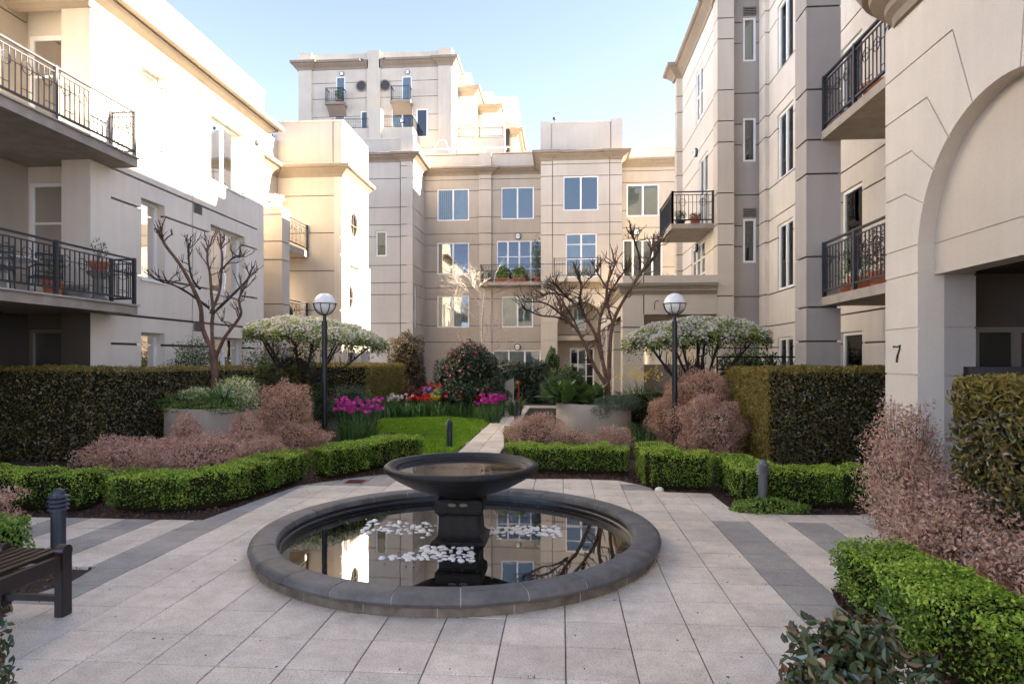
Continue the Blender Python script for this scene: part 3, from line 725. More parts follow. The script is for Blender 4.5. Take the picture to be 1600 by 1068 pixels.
box_part('roof_slab', 'stucco', LB, -12.2, -8.95, 2.0, 11.9, 8.85, 9.5)
box_part('roof', 'stone_grey', LB, -20, -9.6, 2.0, 19.0, 9.5, 9.56)
for zt in (5.88, 2.88):
    bal = MB().box(-11.0, -8.64, 2.2, 12.6, zt-.20, zt-.03).build('balcony', 'slab_concrete', LB)
    MB().box(-11.0, -8.60, 2.2, 12.63, zt-.03, zt).build('slab_edge', 'cover_plate', bal)
    railing(bal, (-8.68, 2.3), (-8.68, 12.55), zt, .93, 2.1, mat='iron')
    railing(bal, (-8.68, 12.55), (-9.17, 12.55), zt, .93, 2.1, endposts=(False, True), mat='iron')

# ------------------------------------------------------------------ tower with round windows
OT = thing('apartment_building', 'sunlit cream corner block with round windows and a plain stepped parapet', 'building', (-9.5, 25, 0))
fy = FY(23.7, -10.75)
wall('wall', 'stucco', OT, fy, 2.25, 0, 8.66, hg=[2.09, 3.6, 5.08, 6.5, 7.9], thick=.3, ends=False)
fx = FX(-8.2, 23.7, 1)
wl = MB().box(-8.5, -8.2, 23.7, 26.75, 0, 8.66).build('wall', 'stucco_pale', OT)
ct = MB()
for z in (2.05, 4.14, 7.06):
    cy = 24.6 if z < 5 else 25.15
    k0 = len(ct.v); N_ = 32
    for xx in (-8.6, -8.1):
        for j in range(N_): a = 2*PI*j/N_; ct.v.append((xx, cy+.49*math.cos(a), z+.49*math.sin(a)))
    ct.f += [tuple(k0+j for j in range(N_))[::-1], tuple(k0+N_+j for j in range(N_))]+[(k0+j, k0+(j+1) % N_, k0+N_+(j+1) % N_, k0+N_+j) for j in range(N_)]
for z in (3.6, 5.7, 6.35, 8.05): ct.box(-8.28, -8.1, 23.6, 26.9, z-.03, z+.03)
cut = link('cut', ct.mesh('cut'), None)
boolean(wl, cut)
for z in (2.05, 4.14, 7.06):
    cy = 24.6 if z < 5 else 25.15
    f = MB(); c = Vector((-8.27, cy, z)); f.ring(c, .47, .035, u=Vector((0, 1, 0)), v=Vector((0, 0, 1)))
    f.box(-8.29, -8.25, cy-.47, cy+.47, z-.02, z+.02); f.box(-8.29, -8.25, cy-.02, cy+.02, z-.47, z+.47)
    w_ = f.build('round_window', 'stucco_shade', OT)
    for nm, xx, mt, rr in (('pane', -8.29, 'window_glass', .47), ('blind', -8.36, 'stucco_shade', .5)):
        g = MB(); g.v = [(xx, cy+rr*math.cos(2*PI*j/32), z+rr*math.sin(2*PI*j/32)) for j in range(32)]; g.f = [tuple(range(32))]; g.build(nm, mt, w_)
# raised frame round the tall bay, groove lines
MB().box(-8.2, -8.05, 23.9, 24.05, 0, 5.4).box(-8.2, -8.05, 25.45, 26.74, 0, 5.4).box(-8.2, -8.05, 23.9, 26.74, 5.4, 5.55).build('bay_surround', 'stucco_pale', OT)
wall('parapet', 'stucco', OT, fy, 2.545, 9.02, 10.67, vg=[2.2], thick=.3); wall('parapet', 'stucco_pale', OT, fx, 3.05, 9.02, 10.67, thick=.3)
cornice(OT, [(-10.7, 19.4), (-10.7, 23.7), (-8.2, 23.7), (-8.2, 26.75)], 8.6, 1, .38, .42); coping(OT, [(-10.7, 23.68), (-8.18, 23.68), (-8.18, 26.75), (-10.6, 26.75)], 10.67, 1)
wall('recess_wall', 'stucco', OT, FX(-10.7, 19.4, 1), 4.3, 0, 8.66, holes=[(1.4, 2.6, 6.9, 8.1), (1.2, 2.8, 3.0, 5.1)], hg=[3.6, 5.08, 6.5], thick=.3)
window(OT, FX(-10.7, 19.4, 1), 1.4, 2.6, 6.9, 8.1, 2, 'blind_dark'); window(OT, FX(-10.7, 19.4, 1), 1.2, 2.8, 3.0, 5.1, 2, 'curtain')
wall('parapet', 'stucco', OT, FX(-10.7, 19.4, 1), 4.3, 9.02, 10.0, thick=.3)
box_part('back_wall', 'stucco', OT, -12, -8.2, 26.75, 27.0, 0, 10.67)
box_part('pier', 'stucco', OT, -9.98, -9.28, 20.9, 21.5, 0, 6.85, grooves=True)
for zt in (5.80, 2.88):
    b_ = MB().box(-10.7, -9.5, 21.5, 23.69, zt-.22, zt).build('balcony', 'slab_concrete', OT); railing(b_, (-9.54, 21.52), (-9.54, 23.66), zt, .98, 2.2, mat='iron', endposts=(False, True))

# ------------------------------------------------------------------ centre building
CB = thing('apartment_building', 'four-storey taupe apartment block across the end of the garden with an arched entrance', 'building', (-1, 36, 0))
f0 = FY(32.8, -13.0)                                   # left wing
wall('wall', 'stucco', CB, f0, 5.40, 0, 12.0, holes=[(3.43, 4.0, 7.07, 8.37)], hg=gz(0, 11.6)+[], vg=[4.72], thick=.3)
window(CB, f0, 3.43, 4.0, 7.07, 8.37, 1, 'blind_cream', bz=.45, fw=.07)
box_part('pilaster', 'stucco', CB, -8.22, -7.60, 32.70, 32.80, 0, 12.0, grooves=True)
f1 = FX(-7.60, 32.7, 1)
wall('side_wall', 'stucco_taupe', CB, f1, 2.8, 0, 12.0, holes=[(.5, .95, 3.4, 5.6)], hg=gz(0, 11.9), thick=.3)
window(CB, f1, .5, .95, 3.4, 5.6, 1, 'blind_white', fw=.05)
wall('parapet', 'stucco', CB, f0, 5.40, 12.3, 13.1, thick=.3); wall('parapet', 'stucco_pale', CB, f1, 2.8, 12.3, 13.1, thick=.3)
box_part('parapet_pier', 'stucco', CB, -8.22, -7.56, 32.66, 33.2, 12.3, 13.35)
cornice(CB, [(-13, 32.8), (-8.24, 32.8), (-8.24, 32.7), (-7.6, 32.7), (-7.6, 35.5), (-4.6, 35.5)], 11.9, 1, .42, .42)
f2 = FY(35.5, -7.6); W_ = 6.6
def X2(x): return x+7.6
hl = [(X2(-6.88), X2(-5.09), z, z+1.77) for z in (3.5, 6.45, 9.42)]+[(X2(-3.31), X2(-1.5), 9.45, 11.22), (X2(-3.56), X2(-1.05), 5.95, 8.27), (X2(-3.27), X2(-1.54), 3.5, 5.2), (X2(-3.77), X2(-1.12), .9, 2.25)]
wall('wall', 'stucco_taupe', CB, f2, W_, 0, 12.0, holes=hl, hg=gz(2.3, 11.95), vg=(), thick=.3)
bl = ['curtain', 'blind_cream', ['curtain', 'blind_white'], 'venetian_blue', None, 'blind_cream', 'blind_white']
bl[0] = ['curtain', 'curtain']; bl[1] = None; bl[2] = ['curtain', 'blind_white']
for h_, b_, n_ in zip(hl, bl, (2, 2, 2, 2, 4, 2, 3)):
    window(CB, f2, *h_, n_, b_, rev=.08, bars=[.33, .62] if n_ == 4 else None)
for x in (-4.52,): box_part('pilaster', 'stucco', CB, x, x+.68, 35.38, 35.5, 0, 12.0, grooves=True)
wall('parapet', 'stucco', CB, f2, W_, 12.3, 13.0, thick=.3); box_part('parapet_pier', 'stucco', CB, -4.52, -3.84, 35.36, 35.9, 12.3, 13.1)
cornice(CB, [(-4.6, 35.5), (-4.55, 35.5), (-4.55, 35.36), (-3.81, 35.36), (-3.81, 35.5), (-1.04, 35.5)], 11.9, 1, .42, .36)
coping(CB, [(-13, 32.8), (-7.6, 32.8), (-7.6, 35.5), (-1.04, 35.5)], 13.0+.08, 1)
wall_lamp(CB, f2, X2(-2.37), 8.5, .17); wall_lamp(CB, f2, X2(-2.4), 2.42, .17)
b_ = MB().box(-4.35, -1.05, 34.35, 35.5, 5.70, 5.86).build('balcony', 'slab_concrete', CB)
railing(b_, (-4.3, 34.4), (-1.06, 34.4), 5.86, .95, 3.2, mat='iron', r0=.1, pick=.14); railing(b_, (-4.3, 34.4), (-4.3, 35.45), 5.86, .95, 3, mat='iron', endposts=(False, False), ring=False)
# projecting centre bay with arch
f3 = FY(33.0, -1.04); X3 = lambda x: x+1.04
wl = wall('wall', 'stucco', CB, f3, 4.1, 4.95, 12.0, holes=[(X3(.10), X3(1.88), 9.3, 11.06), (X3(.22), X3(1.80), 5.9, 8.15)], hg=[z for z in gz(5.0, 11.95)], vg=[X3(-.45), X3(2.45)], thick=.3)
window(CB, f3, X3(.10), X3(1.88), 9.3, 11.06, 2, 'venetian_blue'); window(CB, f3, X3(.22), X3(1.80), 5.9, 8.15, 2, 'blind_white', bars=[.42, .75], name='balcony_door')
aw = MB().box(-1.04, 3.06, 33.0, 33.5, 0, 4.95).build('arch_wall', 'stucco', CB)
ct = MB(); k = 24; pts = [(-.2, -.2), (2.24, -.2), (2.24, 3.45)]+[(1.02+1.22*math.cos(PI*j/k), 3.45+1.22*math.sin(PI*j/k)) for j in range(1, k)]+[(-.2, 3.45)]
ct.v = [(x, 32.8, z) for x, z in pts]+[(x, 33.7, z) for x, z in pts]; nn_ = len(pts)
ct.f = [tuple(range(nn_)), tuple(range(nn_, 2*nn_))[::-1]]+[(i, nn_+i, nn_+(i+1) % nn_, (i+1) % nn_) for i in range(nn_)]
for z in (2.09, 2.7, 3.6): ct.box(-1.2, 3.2, 32.9, 33.0+GD, z-.015, z+.015)
boolean(aw, link('cut', ct.mesh('cut'), None))
box_part('bay_side', 'stucco', CB, -1.04, -1.0, 33.3, 35.5, 0, 13.8); box_part('bay_side', 'stucco', CB, 3.02, 3.06, 33.3, 34.5, 0, 13.8)
f4 = FY(34.6, -.9); holes = [(1.5, 2.2, 3.3, 4.5), (1.35, 2.65, .1, 2.35)]
wall('porch_back_wall', 'stucco_taupe', CB, f4, 3.9, 0, 5, holes=holes, hg=[3.05], thick=.3)
window(CB, f4, *holes[0], 1, 'blind_cream'); window(CB, f4, *holes[1], 3, [None, 'blind_cream', None], bars=[.33, .62], name='entrance_door', fw=.08)
box_part('porch_soffit', 'stucco_taupe', CB, -.9, 2.95, 33.5, 34.6, 2.72, 2.95)
wall('parapet', 'stucco', CB, f3, 4.1, 12.3, 13.75, vg=[X3(-.52), X3(2.5)], thick=.3)
box_part('parapet_pier', 'stucco', CB, -1.07, -.52, 32.95, 33.4, 12.3, 13.85); box_part('parapet_pier', 'stucco', CB, 2.52, 3.09, 32.95, 33.4, 12.3, 13.9)
cornice(CB, [(-1.04, 35.4), (-1.04, 32.92), (-.5, 32.92), (-.5, 33.0), (2.5, 33.0), (2.5, 32.92), (3.06, 32.92), (3.06, 34.5), (6.6, 34.5)], 11.85, 1, .42, .42)
coping(CB, [(-1.04, 35.4), (-1.04, 33.0), (3.06, 33.0), (3.06, 34.5)], 13.75, 1)
MB().tube([(-.35, 33.15, 13.8), (-.35, 33.15, 14.0)], [.03, .03], 8).tube([(-.35, 33.15, 14.0), (-.35, 33.15, 14.09), (-.35, 33.15, 14.12)], [.09, .10, .02], 12).build('roof_vent', 'iron', CB)
b_ = MB().box(-.6, 2.0, 32.2, 33.0, 5.62, 5.8).build('balcony', 'stucco', CB); railing(b_, (-.35, 32.25), (1.95, 32.25), 5.8, .98, 2.3, mat='iron_grey', pick=.13, ring=False); railing(b_, (-.35, 32.25), (-.35, 32.95), 5.8, .98, 2, endposts=(False, False), mat='iron', ring=False)
cornice(CB, [(-.9, 33.0), (2.6, 33.0)], 5.3, 1, .3, .3)
f5 = FY(34.5, 3.06); X5 = lambda x: x-3.06
hl = [(X5(3.44), X5(5.14), 9.28, 10.97), (X5(3.25), X5(5.3), 5.95, 8.05)]
wall('wall', 'stucco_taupe', CB, f5, 4.4, 0, 11.9, holes=hl, hg=gz(2.3, 11.8), thick=.3)
window(CB, f5, *hl[0], 2, 'blind_cream', rev=.08); window(CB, f5, *hl[1], 4, ['blind_dark', 'blind_cream', 'blind_cream', 'blind_dark'], rev=.08, name='balcony_door')
wall('parapet', 'stucco_pale', CB, f5, 4.4, 12.2, 12.85, thick=.3); coping(CB, [(3.06, 34.5), (7.4, 34.5)], 12.85, 1)
wall_lamp(CB, f5, X5(3.95), 8.45, .17)
box_part('roof', 'stone_grey', CB, -13, 7.4, 35.8, 46, 12.4, 12.5)

# ------------------------------------------------------------------ high block behind
TB = thing('apartment_building', 'tallest cream block, far behind the others, with two dark round windows', 'building', (-15, 60, 0))
f6 = FY(56, -23.3); X6 = lambda x: x+23.3; H6 = 27.6
hl = [(X6(-19.95), X6(-19.1), 24.3, 26.75), (X6(-14.0), X6(-13.1), 24.35, 26.6), (X6(-20.1), X6(-19.1), 21.6, 23.6), (X6(-17.7), X6(-16.0), 21.2, 23.65), (X6(-14.9), X6(-13.0), 21.2, 23.7), (X6(-12.7), X6(-11.7), 21.2, 23.7)]
wall('wall', 'stucco_cream', TB, f6, 12.6, 0, H6, holes=hl, hg=[20.3, 21.8, 23.2, 24.8, 26.2], thick=.3, gw=.05)
wall('wall', 'stucco_cream', TB, FY(56, -10.74), 1.3, 0, H6, hg=[16, 17.4, 20.3, 21.8, 23.2, 24.8, 26.2], thick=.3, gw=.05)
for h_, b_, n_ in zip(hl, ('curtain', 'blind_white', 'blind_white', 'blind_dark', ['blind_white', 'blind_dark'], 'blind_dark'), (1, 1, 1, 2, 2, 1)): window(TB, f6, *h_, n_, b_, rev=.06, fw=.1, mw=.12)
for x in (-17.1, -10.74, -23.3): box_part('pilaster', 'stucco_cream', TB, x, x+1.2, 55.85, 56, 15, 28.9)
wall('parapet', 'stucco_cream', TB, f6, 13.9, 28.2, 28.75, thick=.3)
cornice(TB, [(-23.4, 62), (-23.4, 55.85), (-22.1, 55.85), (-22.1, 56), (-17.1, 56), (-17.1, 55.85)], 27.35, 1, .5, .75); cornice(TB, [(-15.9, 55.85), (-15.9, 56), (-10.74, 56), (-10.74, 55.85), (-9.44, 55.85), (-9.44, 59)], 27.35, 1, .5, .75)
for x in (-17.61, -15.48):
    f = MB(); f.tube([(x, 55.9, 25.83), (x, 56.02, 25.83)], .45, 28); w_ = f.build('round_window', 'blind_dark', TB); g = MB(); g.ring(Vector((x, 55.9, 25.83)), .45, .05, u=Vector((1, 0, 0)), v=Vector((0, 0, 1))); g.build('window_frame', 'stucco_trim', w_)
for x0, x1 in ((-20.5, -19.0), (-14.7, -13.1)):
    b_ = MB(); b_.box(x0-.1, x1+.1, 55.0, 56, 23.95, 24.15); b_.add([(x0, 55.2, 23.95), (x1, 55.2, 23.95), (x1, 56, 23.2), (x0, 56, 23.2), (x0, 56, 23.95), (x1, 56, 23.95)], [(0, 1, 2, 3), (0, 3, 4), (1, 5, 2), (0, 4, 5, 1)])
    b_ = b_.build('balcony', 'stucco_trim', TB)
    railing(b_, (x0, 55.05), (x1, 55.05), 24.15, 1.25, 2, ring=False, detail=False, mat='iron', pick=.16); railing(b_, (x1, 55.05), (x1, 55.95), 24.15, 1.25, 2, ring=False, detail=False, mat='iron', pick=.16, endposts=(0, 0)); railing(b_, (x0, 55.05), (x0, 55.95), 24.15, 1.25, 2, ring=False, detail=False, mat='iron', pick=.16, endposts=(0, 0))
t1 = MB().box(-19.7, -12.55, 54.0, 56, 19, 21.4).build('terrace', 'stucco_cream', TB); railing(t1, (-15.2, 54.1), (-12.6, 54.1), 21.4, 1.0, 3, ring=True, mat='iron', pick=.2, r0=.12); railing(t1, (-19.6, 54.1), (-16.3, 54.1), 21.4, .9, 3, ring=False, mat='iron', pick=.2); railing(t1, (-12.6, 54.1), (-12.6, 55.9), 21.4, 1.0, 3, ring=False, mat='iron', pick=.2)
MB().box(-16.3, -15.25, 53.8, 54.6, 19, 23.0).build('stair_wall', 'stucco_cream', TB)
for z in (22.7, 26.95): wall_lamp(TB, f6, X6(-14.0 if z < 25 else -13.5), z, .2)
wall_lamp(TB, f6, X6(-19.4), 27.0, .2)
wall('side_wall', 'stucco_pale', TB, FX(-9.44, 56, 1), 3, 0, 28.7, hg=[20.3, 21.8, 23.2, 24.8, 26.2], thick=.3, gw=.05)
for (x0, x1, y0, y1, zt) in ((-12, -8.0, 59, 66, 26.6), (-12, -6.2, 62, 70, 26.0), (-8, -4.55, 66, 72, 28.6)):
    box_part('stepped_wing', 'stucco_cream', TB, x0, x1, y0, y1, 0, zt)
    if zt < 28: box_part('parapet', 'stucco_pale', TB, x0, x1-.4, y0+.3, y1, zt, zt+1.6); cornice(TB, [(x0, y0), (x1, y0), (x1, y1)], zt-.7, 1, .6, .8)
for z in (24.8, 23.2, 21.8): MB().box(-9.3, -8.0, 58.985, 59, z-.03, z+.03).build('joint', 'groove', TB)
box_part('terrace_wall', 'stucco_cream', TB, -9.5, -5.0, 57.5, 57.8, 15, 21.6, grooves=True); box_part('terrace_wall', 'stucco_pale', TB, -7.2, -5.2, 59, 60, 21, 24.3)
tr_ = MB().box(-9.5, -5.0, 57.8, 58.9, 20.8, 20.95).build('terrace', 'slab_concrete', TB); railing(tr_, (-9.4, 57.65), (-5.2, 57.65), 21.6, .9, 2.1, ring=False, detail=False, mat='iron', pick=.2)
f7 = FY(66, -6.6); hb = MB().box(-6.7, -5.3, 65.7, 66.02, 17, 25.2).build('loggia', 'dark_interior', TB)
for z in (19.6, 22.4): MB().box(-6.7, -5.3, 65.4, 65.9, z, z+.15).box(-6.7, -5.3, 65.4, 65.45, z+.9, z+.95).build('loggia_slab', 'stucco_trim', hb)
cornice(TB, [(-5.2, 66), (-4.55, 66), (-4.55, 72)], 24.4, 1, .7, .8)
box_part('low_wing', 'stucco_cream', TB, -26, -23.35, 56, 60, 0, 21.6); lw = MB().box(-26, -23.3, 56, 56.2, 21.6, 21.7).build('low_wing_coping', 'stucco_trim', TB); railing(lw, (-25.8, 56.1), (-23.4, 56.1), 21.7, .95, 2.3, ring=False, mat='iron', pick=.2)
# roof railing (white pipe) on the centre building roof
wr = thing('roof_railing', 'thin white pipe railing with a sloping brace on the flat roof of the centre block', 'railing', (-7, 37, 12.5))
mb = MB(); mb.tube([(-7.6, 37, 13.9), (-2.5, 37, 13.9)], .035, 6); [mb.tube([(x, 37, 12.5), (x, 37, 13.9)], .035, 6) for x in (-7.6, -6.3, -4.4, -2.5)]
mb.build('rail', 'white_paint', wr); MB().tube([(-7.9, 37, 12.5), (-7.1, 37, 14.4), (-6.7, 37, 14.4), (-6.0, 37, 12.5)], .025, 6).build('brace', 'white_paint', wr)

# ------------------------------------------------------------------ right building
RB = thing('apartment_building', 'pale four-storey apartment block on the right with deep piers and tall white windows', 'building', (6, 16, 0))
fr = FX(5.9, 8.0, -1); Yr = lambda y: y-8.0
hl = [(Yr(17.0), Yr(18.2), z, z+1.78) for z in (3.63, 6.62, 9.6)]+[(Yr(17.0), Yr(18.2), .9, 2.35), (Yr(13.2), Yr(14.17), 3.5, 5.28), (Yr(13.2), Yr(14.17), .6, 2.33), (Yr(13.2), Yr(14.17), 6.5, 8.28), (Yr(10.2), Yr(12.2), 5.9, 8.05), (Yr(10.2), Yr(12.2), 2.95, 5.1)]
wall('wall', 'stucco_pale', RB, fr, Yr(19.5), 0, 12.4, u0=1.3, holes=hl, hg=gz(0, 12), thick=.4)
for h_, b_, n_ in zip(hl, (['venetian_dark', 'venetian'], ['curtain', 'blind_white'], ['blind_white', 'curtain'], ['blind_cream', 'curtain'], 'venetian', 'blind_white', 'curtain', ['curtain', 'blind_dark'], ['curtain', 'blind_dark']), (2, 2, 2, 2, 1, 1, 1, 2, 2)):
    window(RB, fr, *h_, n_, b_, rev=.08)
box_part('pilaster', 'stucco_pale', RB, 5.78, 5.9, 18.9, 19.45, 0, 12.4, grooves=True)
fn = FY(19.5, 5.0); hn = [(.34, .71, z, z+1.30) for z in (4.6, 7.57, 10.52)]
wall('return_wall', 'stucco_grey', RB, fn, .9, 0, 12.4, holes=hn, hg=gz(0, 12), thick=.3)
for i, h_ in enumerate(hn):
    window(RB, fn, *h_, 1, ('blind_dark', 'blind_dark', 'blind_cream')[i], rev=.06, fw=.06)
    if i != 1: vent(RB, fn, .35, .70, h_[3]+.04, h_[3]+.30)
box_part('pier', 'stucco', RB, 4.53, 5.0, 19.2, 19.72, 0, 12.8, grooves=True)
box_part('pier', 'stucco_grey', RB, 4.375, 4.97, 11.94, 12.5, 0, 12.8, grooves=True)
box_part('pier', 'stucco', RB, 4.34, 4.62, 24.8, 25.2, 0, 12.4, grooves=True)
ff = FX(4.56, 19.7, -1); Yf = lambda y: y-19.7
hl = [(Yf(21.3), Yf(22.4), 9.7, 11.4), (Yf(20.6), Yf(21.9), 5.9, 8.3), (Yf(21.0), Yf(23.1), 4.05, 5.6)]
wall('wall', 'stucco_pale', RB, ff, Yf(24.8), 0, 12.4, holes=hl, hg=gz(0, 12), thick=.4)
for h_, n_ in zip(hl, (2, 2, 3)): window(RB, ff, *h_, n_, 'blind_white', bars=[.5] if n_ == 2 else [.33, .66], rev=.06)
wall_lamp(RB, ff, Yf(22.2), 8.72, .14); wall_lamp(RB, ff, Yf(22.15), 5.50, .14)
cornice(RB, [(5.2, 25.3), (4.3, 25.25), (4.3, 24.75), (4.56, 24.75), (4.56, 19.75), (4.5, 19.75), (4.5, 19.15), (5.0, 19.15), (5.0, 19.45), (5.9, 19.45), (5.9, 12.6), (4.3, 12.6), (4.3, 11.85), (5.9, 11.85), (5.9, 2)][::-1], 12.35, -1, .34, .45)
box_part('parapet', 'stucco_pale', RB, 4.6, 4.9, 19.3, 25.2, 12.8, 13.4); box_part('parapet', 'stucco_pale', RB, 5.95, 6.25, 2, 19.5, 12.8, 13.4)
box_part('end_wall', 'stucco', RB, 4.6, 12, 24.9, 25.2, 0, 13.2); box_part('roof', 'stone_grey', RB, 6.25, 16, -6, 24.9, 12.5, 12.6); box_part('back_parapet', 'stucco', RB, 9, 9.3, 2, 25, 12.6, 13.2)
for zt in (5.82, 2.87):
    b_ = MB().box(4.63, 5.9, 9.45, 11.93, zt-.15, zt).build('balcony', 'slab_concrete', RB)
    railing(b_, (4.67, 9.5), (4.67, 11.9), zt, .97, 1.25, mat='iron', ringstep=3.2)
bd_ = MB().box(3.28, 4.55, 19.6, 22.0, 5.66, 5.8); bd_ = bd_.build('balcony', 'slab_concrete', RB)
railing(bd_, (3.32, 19.65), (4.5, 19.65), 5.8, .97, 1.2, mat='iron', ringstep=5); railing(bd_, (3.32, 19.65), (3.32, 21.95), 5.8, .97, 2.3, mat='iron')
box_part('added_sun_blocker', 'stucco', RB, 6.2, 12, 25.22, 29.5, 0, 9.2)  # unseen block added to keep gap sunlight off the shrub and birch
# entrance porch and terrace above it
PT = thing('entrance_porch', 'low flat-roofed porch on square columns joining the right block to the arched entrance', 'porch', (3, 26, 0))
wall('fascia', 'stucco', PT, FY(19.25, 1.8), 2.73, 3.08, 3.68, hg=(), vg=[.62], thick=.4); wall('fascia', 'stucco', PT, FX(1.8, 19.25, -1), 13.7, 3.08, 3.68, thick=.4)
wall('parapet', 'stucco', PT, FY(19.25, 1.8), 2.73, 3.98, 4.22, vg=[.62], thick=.3); wall('parapet', 'stucco', PT, FX(1.8, 19.25, -1), 13.7, 3.98, 4.22, thick=.3)
cornice(PT, [(1.8, 32.9), (1.8, 19.25), (4.53, 19.25)], 3.66, 1, .18, .33)
box_part('deck', 'stucco_taupe', PT, 2.1, 4.5, 19.6, 32.9, 3.08, 3.95)
for y, w_ in ((19.25, .62), (22.6, .45), (26.0, .45), (29.5, .45)):
    box_part('column', 'stucco', PT, 1.8+.003, 1.8+w_, y+.003, y+.6, 0, 3.08, grooves=True)
box_part('back_wall', 'stucco_pale', PT, 4.2, 4.5, 19.8, 32.8, 0, 3.07); box_part('low_wall', 'stucco_trim', PT, 2.45, 4.5, 20.0, 20.2, 0, 1.6)
MB().tube([(2.72, 19.22, 3.22), (2.72, 19.16, 3.26), (2.72, 19.14, 3.40), (2.76, 19.16, 3.46), (2.84, 19.16, 3.47)], .012, 6).build('bracket', 'iron', PT)

# ------------------------------------------------------------------ arch building (number 7)
AB = thing('apartment_building', 'pale rendered right foreground wing with a large arch and the number 7', 'building', (4.5, 7, 0))
XW = 4.5; SPZ = 3.1; AR = 1.57; AY = 6.98
aw = MB().box(XW, XW+.32, 1.5, 9.37, 0, 6.3).build('arch_wall', 'stucco_pale', AB)
ct = MB(); pts = [(AY-AR, -.2), (AY+AR, -.2), (AY+AR, SPZ)]+[(AY+AR*math.cos(PI*j/40), SPZ+AR*math.sin(PI*j/40)) for j in range(1, 40)]+[(AY-AR, SPZ)]
ct.v = [(XW-.3, y, z) for y, z in pts]+[(XW+.7, y, z) for y, z in pts]; nn_ = len(pts)
ct.f = [tuple(range(nn_)), tuple(range(nn_, 2*nn_))[::-1]]+[(i, nn_+i, nn_+(i+1) % nn_, (i+1) % nn_) for i in range(nn_)]
def gbox(y0, z0, y1, z1, w=.022, d=.02):
    a, b_ = Vector((0, y0, z0)), Vector((0, y1, z1)); t = (b_-a).normalized(); s_ = Vector((0, -t.z, t.y))*w/2
    q = [a-s_, b_-s_, b_+s_, a+s_]; ct.add([(XW-.05, v.y, v.z) for v in q]+[(XW+d, v.y, v.z) for v in q], [(0, 1, 2, 3), (7, 6, 5, 4), (0, 4, 5, 1), (1, 5, 6, 2), (2, 6, 7, 3), (3, 7, 4, 0)])
for z in (1.0, 1.57, 2.17, 2.86, SPZ+.12): gbox(AY+AR-.1, z, 9.5, z)
for z, y, ey, ez in ((3.93, 8.84, 8.42, 3.72), (4.45, 8.69, 8.2, 4.07), (5.0, 8.34, 7.9, 4.36), (5.57, 7.82, 7.45, 4.57)):
    gbox(9.5, z, y, z); gbox(y, z-.003, ey, ez)
gbox(6.55, 6.4, 6.72, 4.6); gbox(AY-.95, 5.4, AY-.6, 4.5)
boolean(aw, link('cut', ct.mesh('cut'), None))
bm = bmesh.new(); bm.from_mesh(aw.data); bmesh.ops.recalc_face_normals(bm, faces=bm.faces); bm.to_mesh(aw.data); bm.free()
# reveal pier below the spring line, infill panel and lintel
pr = MB(); zz = 0
for g in (1.0, 1.57, 2.17, 2.835): pr.box(XW+.321, XW+.70, AY+AR+.001, 9.37, zz, g-.013); pr.box(XW+.32, XW+.69, AY+AR+.016, 9.35, g-.013, g+.013); zz = g+.013
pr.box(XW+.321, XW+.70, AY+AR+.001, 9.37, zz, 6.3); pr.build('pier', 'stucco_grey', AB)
MB().box(XW+.20, XW+.5, AY-AR-.3, AY+AR+.2, 2.84, 3.215).box(XW+.215, XW+.5, AY-AR-.3, AY+AR+.2, 3.215, 3.235).box(XW+.20, XW+.5, AY-AR-.3, AY+AR+.2, 3.235, 4.9).build('arch_infill', 'stucco', AB)
MB().box(XW+.5, 10, 1.5, 9.3, 2.9, 3.1).build('ceiling', 'stucco_shade', AB)  # foyer ceiling and walls coloured dark to stand for its shade
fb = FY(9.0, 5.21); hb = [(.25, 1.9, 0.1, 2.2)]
wall('back_wall', 'stucco_shade', AB, fb, 4.8, 0, 2.9, holes=hb, thick=.3); window(AB, fb, *hb[0], 3, 'blind_dark', rev=.05, fw=.07, name='foyer_door', fmat='white_trim_shaded')
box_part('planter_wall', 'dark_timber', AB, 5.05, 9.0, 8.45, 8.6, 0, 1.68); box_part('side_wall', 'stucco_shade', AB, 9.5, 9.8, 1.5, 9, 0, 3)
arc = [(XW, 1.5), (XW, 8.9)]+[(XW+.5-.5*math.cos(a), 8.9+.5*math.sin(a)) for a in np.linspace(.15, PI/2, 10)]+[(6.0, 9.4)]
sweep('curved_cornice', 'stucco_trim', AB, [(x, y) for x, y in arc], [(-.1, 6.25), (.06, 6.25), (.08, 6.36), (.16, 6.42), (.17, 6.5), (.34, 6.6), (.36, 6.68), (.44, 6.7), (.56, 6.9), (.58, 7.6), (-.1, 7.6)], -1)
box_part('upper_wall', 'stucco_pale', AB, 5.2, 5.9, 1.5, 9.3, 6.3, 13.2)
# number 7
s7 = MB().tube([(XW-.012, 9.13, 1.93), (XW-.016, 9.115, 1.945), (XW-.012, 9.03, 1.935), (XW-.012, 8.955, 1.955), (XW-.012, 8.975, 1.90), (XW-.012, 9.02, 1.83), (XW-.012, 9.04, 1.77), (XW-.012, 9.045, 1.73)], [.008, .011, .010, .011, .010, .012, .013, .013], 8).build('number_7', 'iron', AB)

# ------------------------------------------------------------------ building behind the viewer (seen only in reflections)
NB = thing('apartment_building', 'cream apartment block behind the viewer, seen only mirrored in window panes', 'building', (-2, -13, 0))
fb = Frame((8, -13), (-1, 0), (0, 1)); hl = [(u, u+1.8, z, z+1.75) for u in (1.5, 5.0, 8.5, 12.0, 15.5) for z in (.9, 3.6, 6.6, 9.6)]
wall('wall', 'stucco_pale', NB, fb, 19, 0, 13, holes=hl, hg=gz(0, 12.8), thick=.3)
for h_ in hl: window(NB, fb, *h_, 2, 'blind_white')
cornice(NB, [(-11, -13), (8, -13)], 11.9, -1)

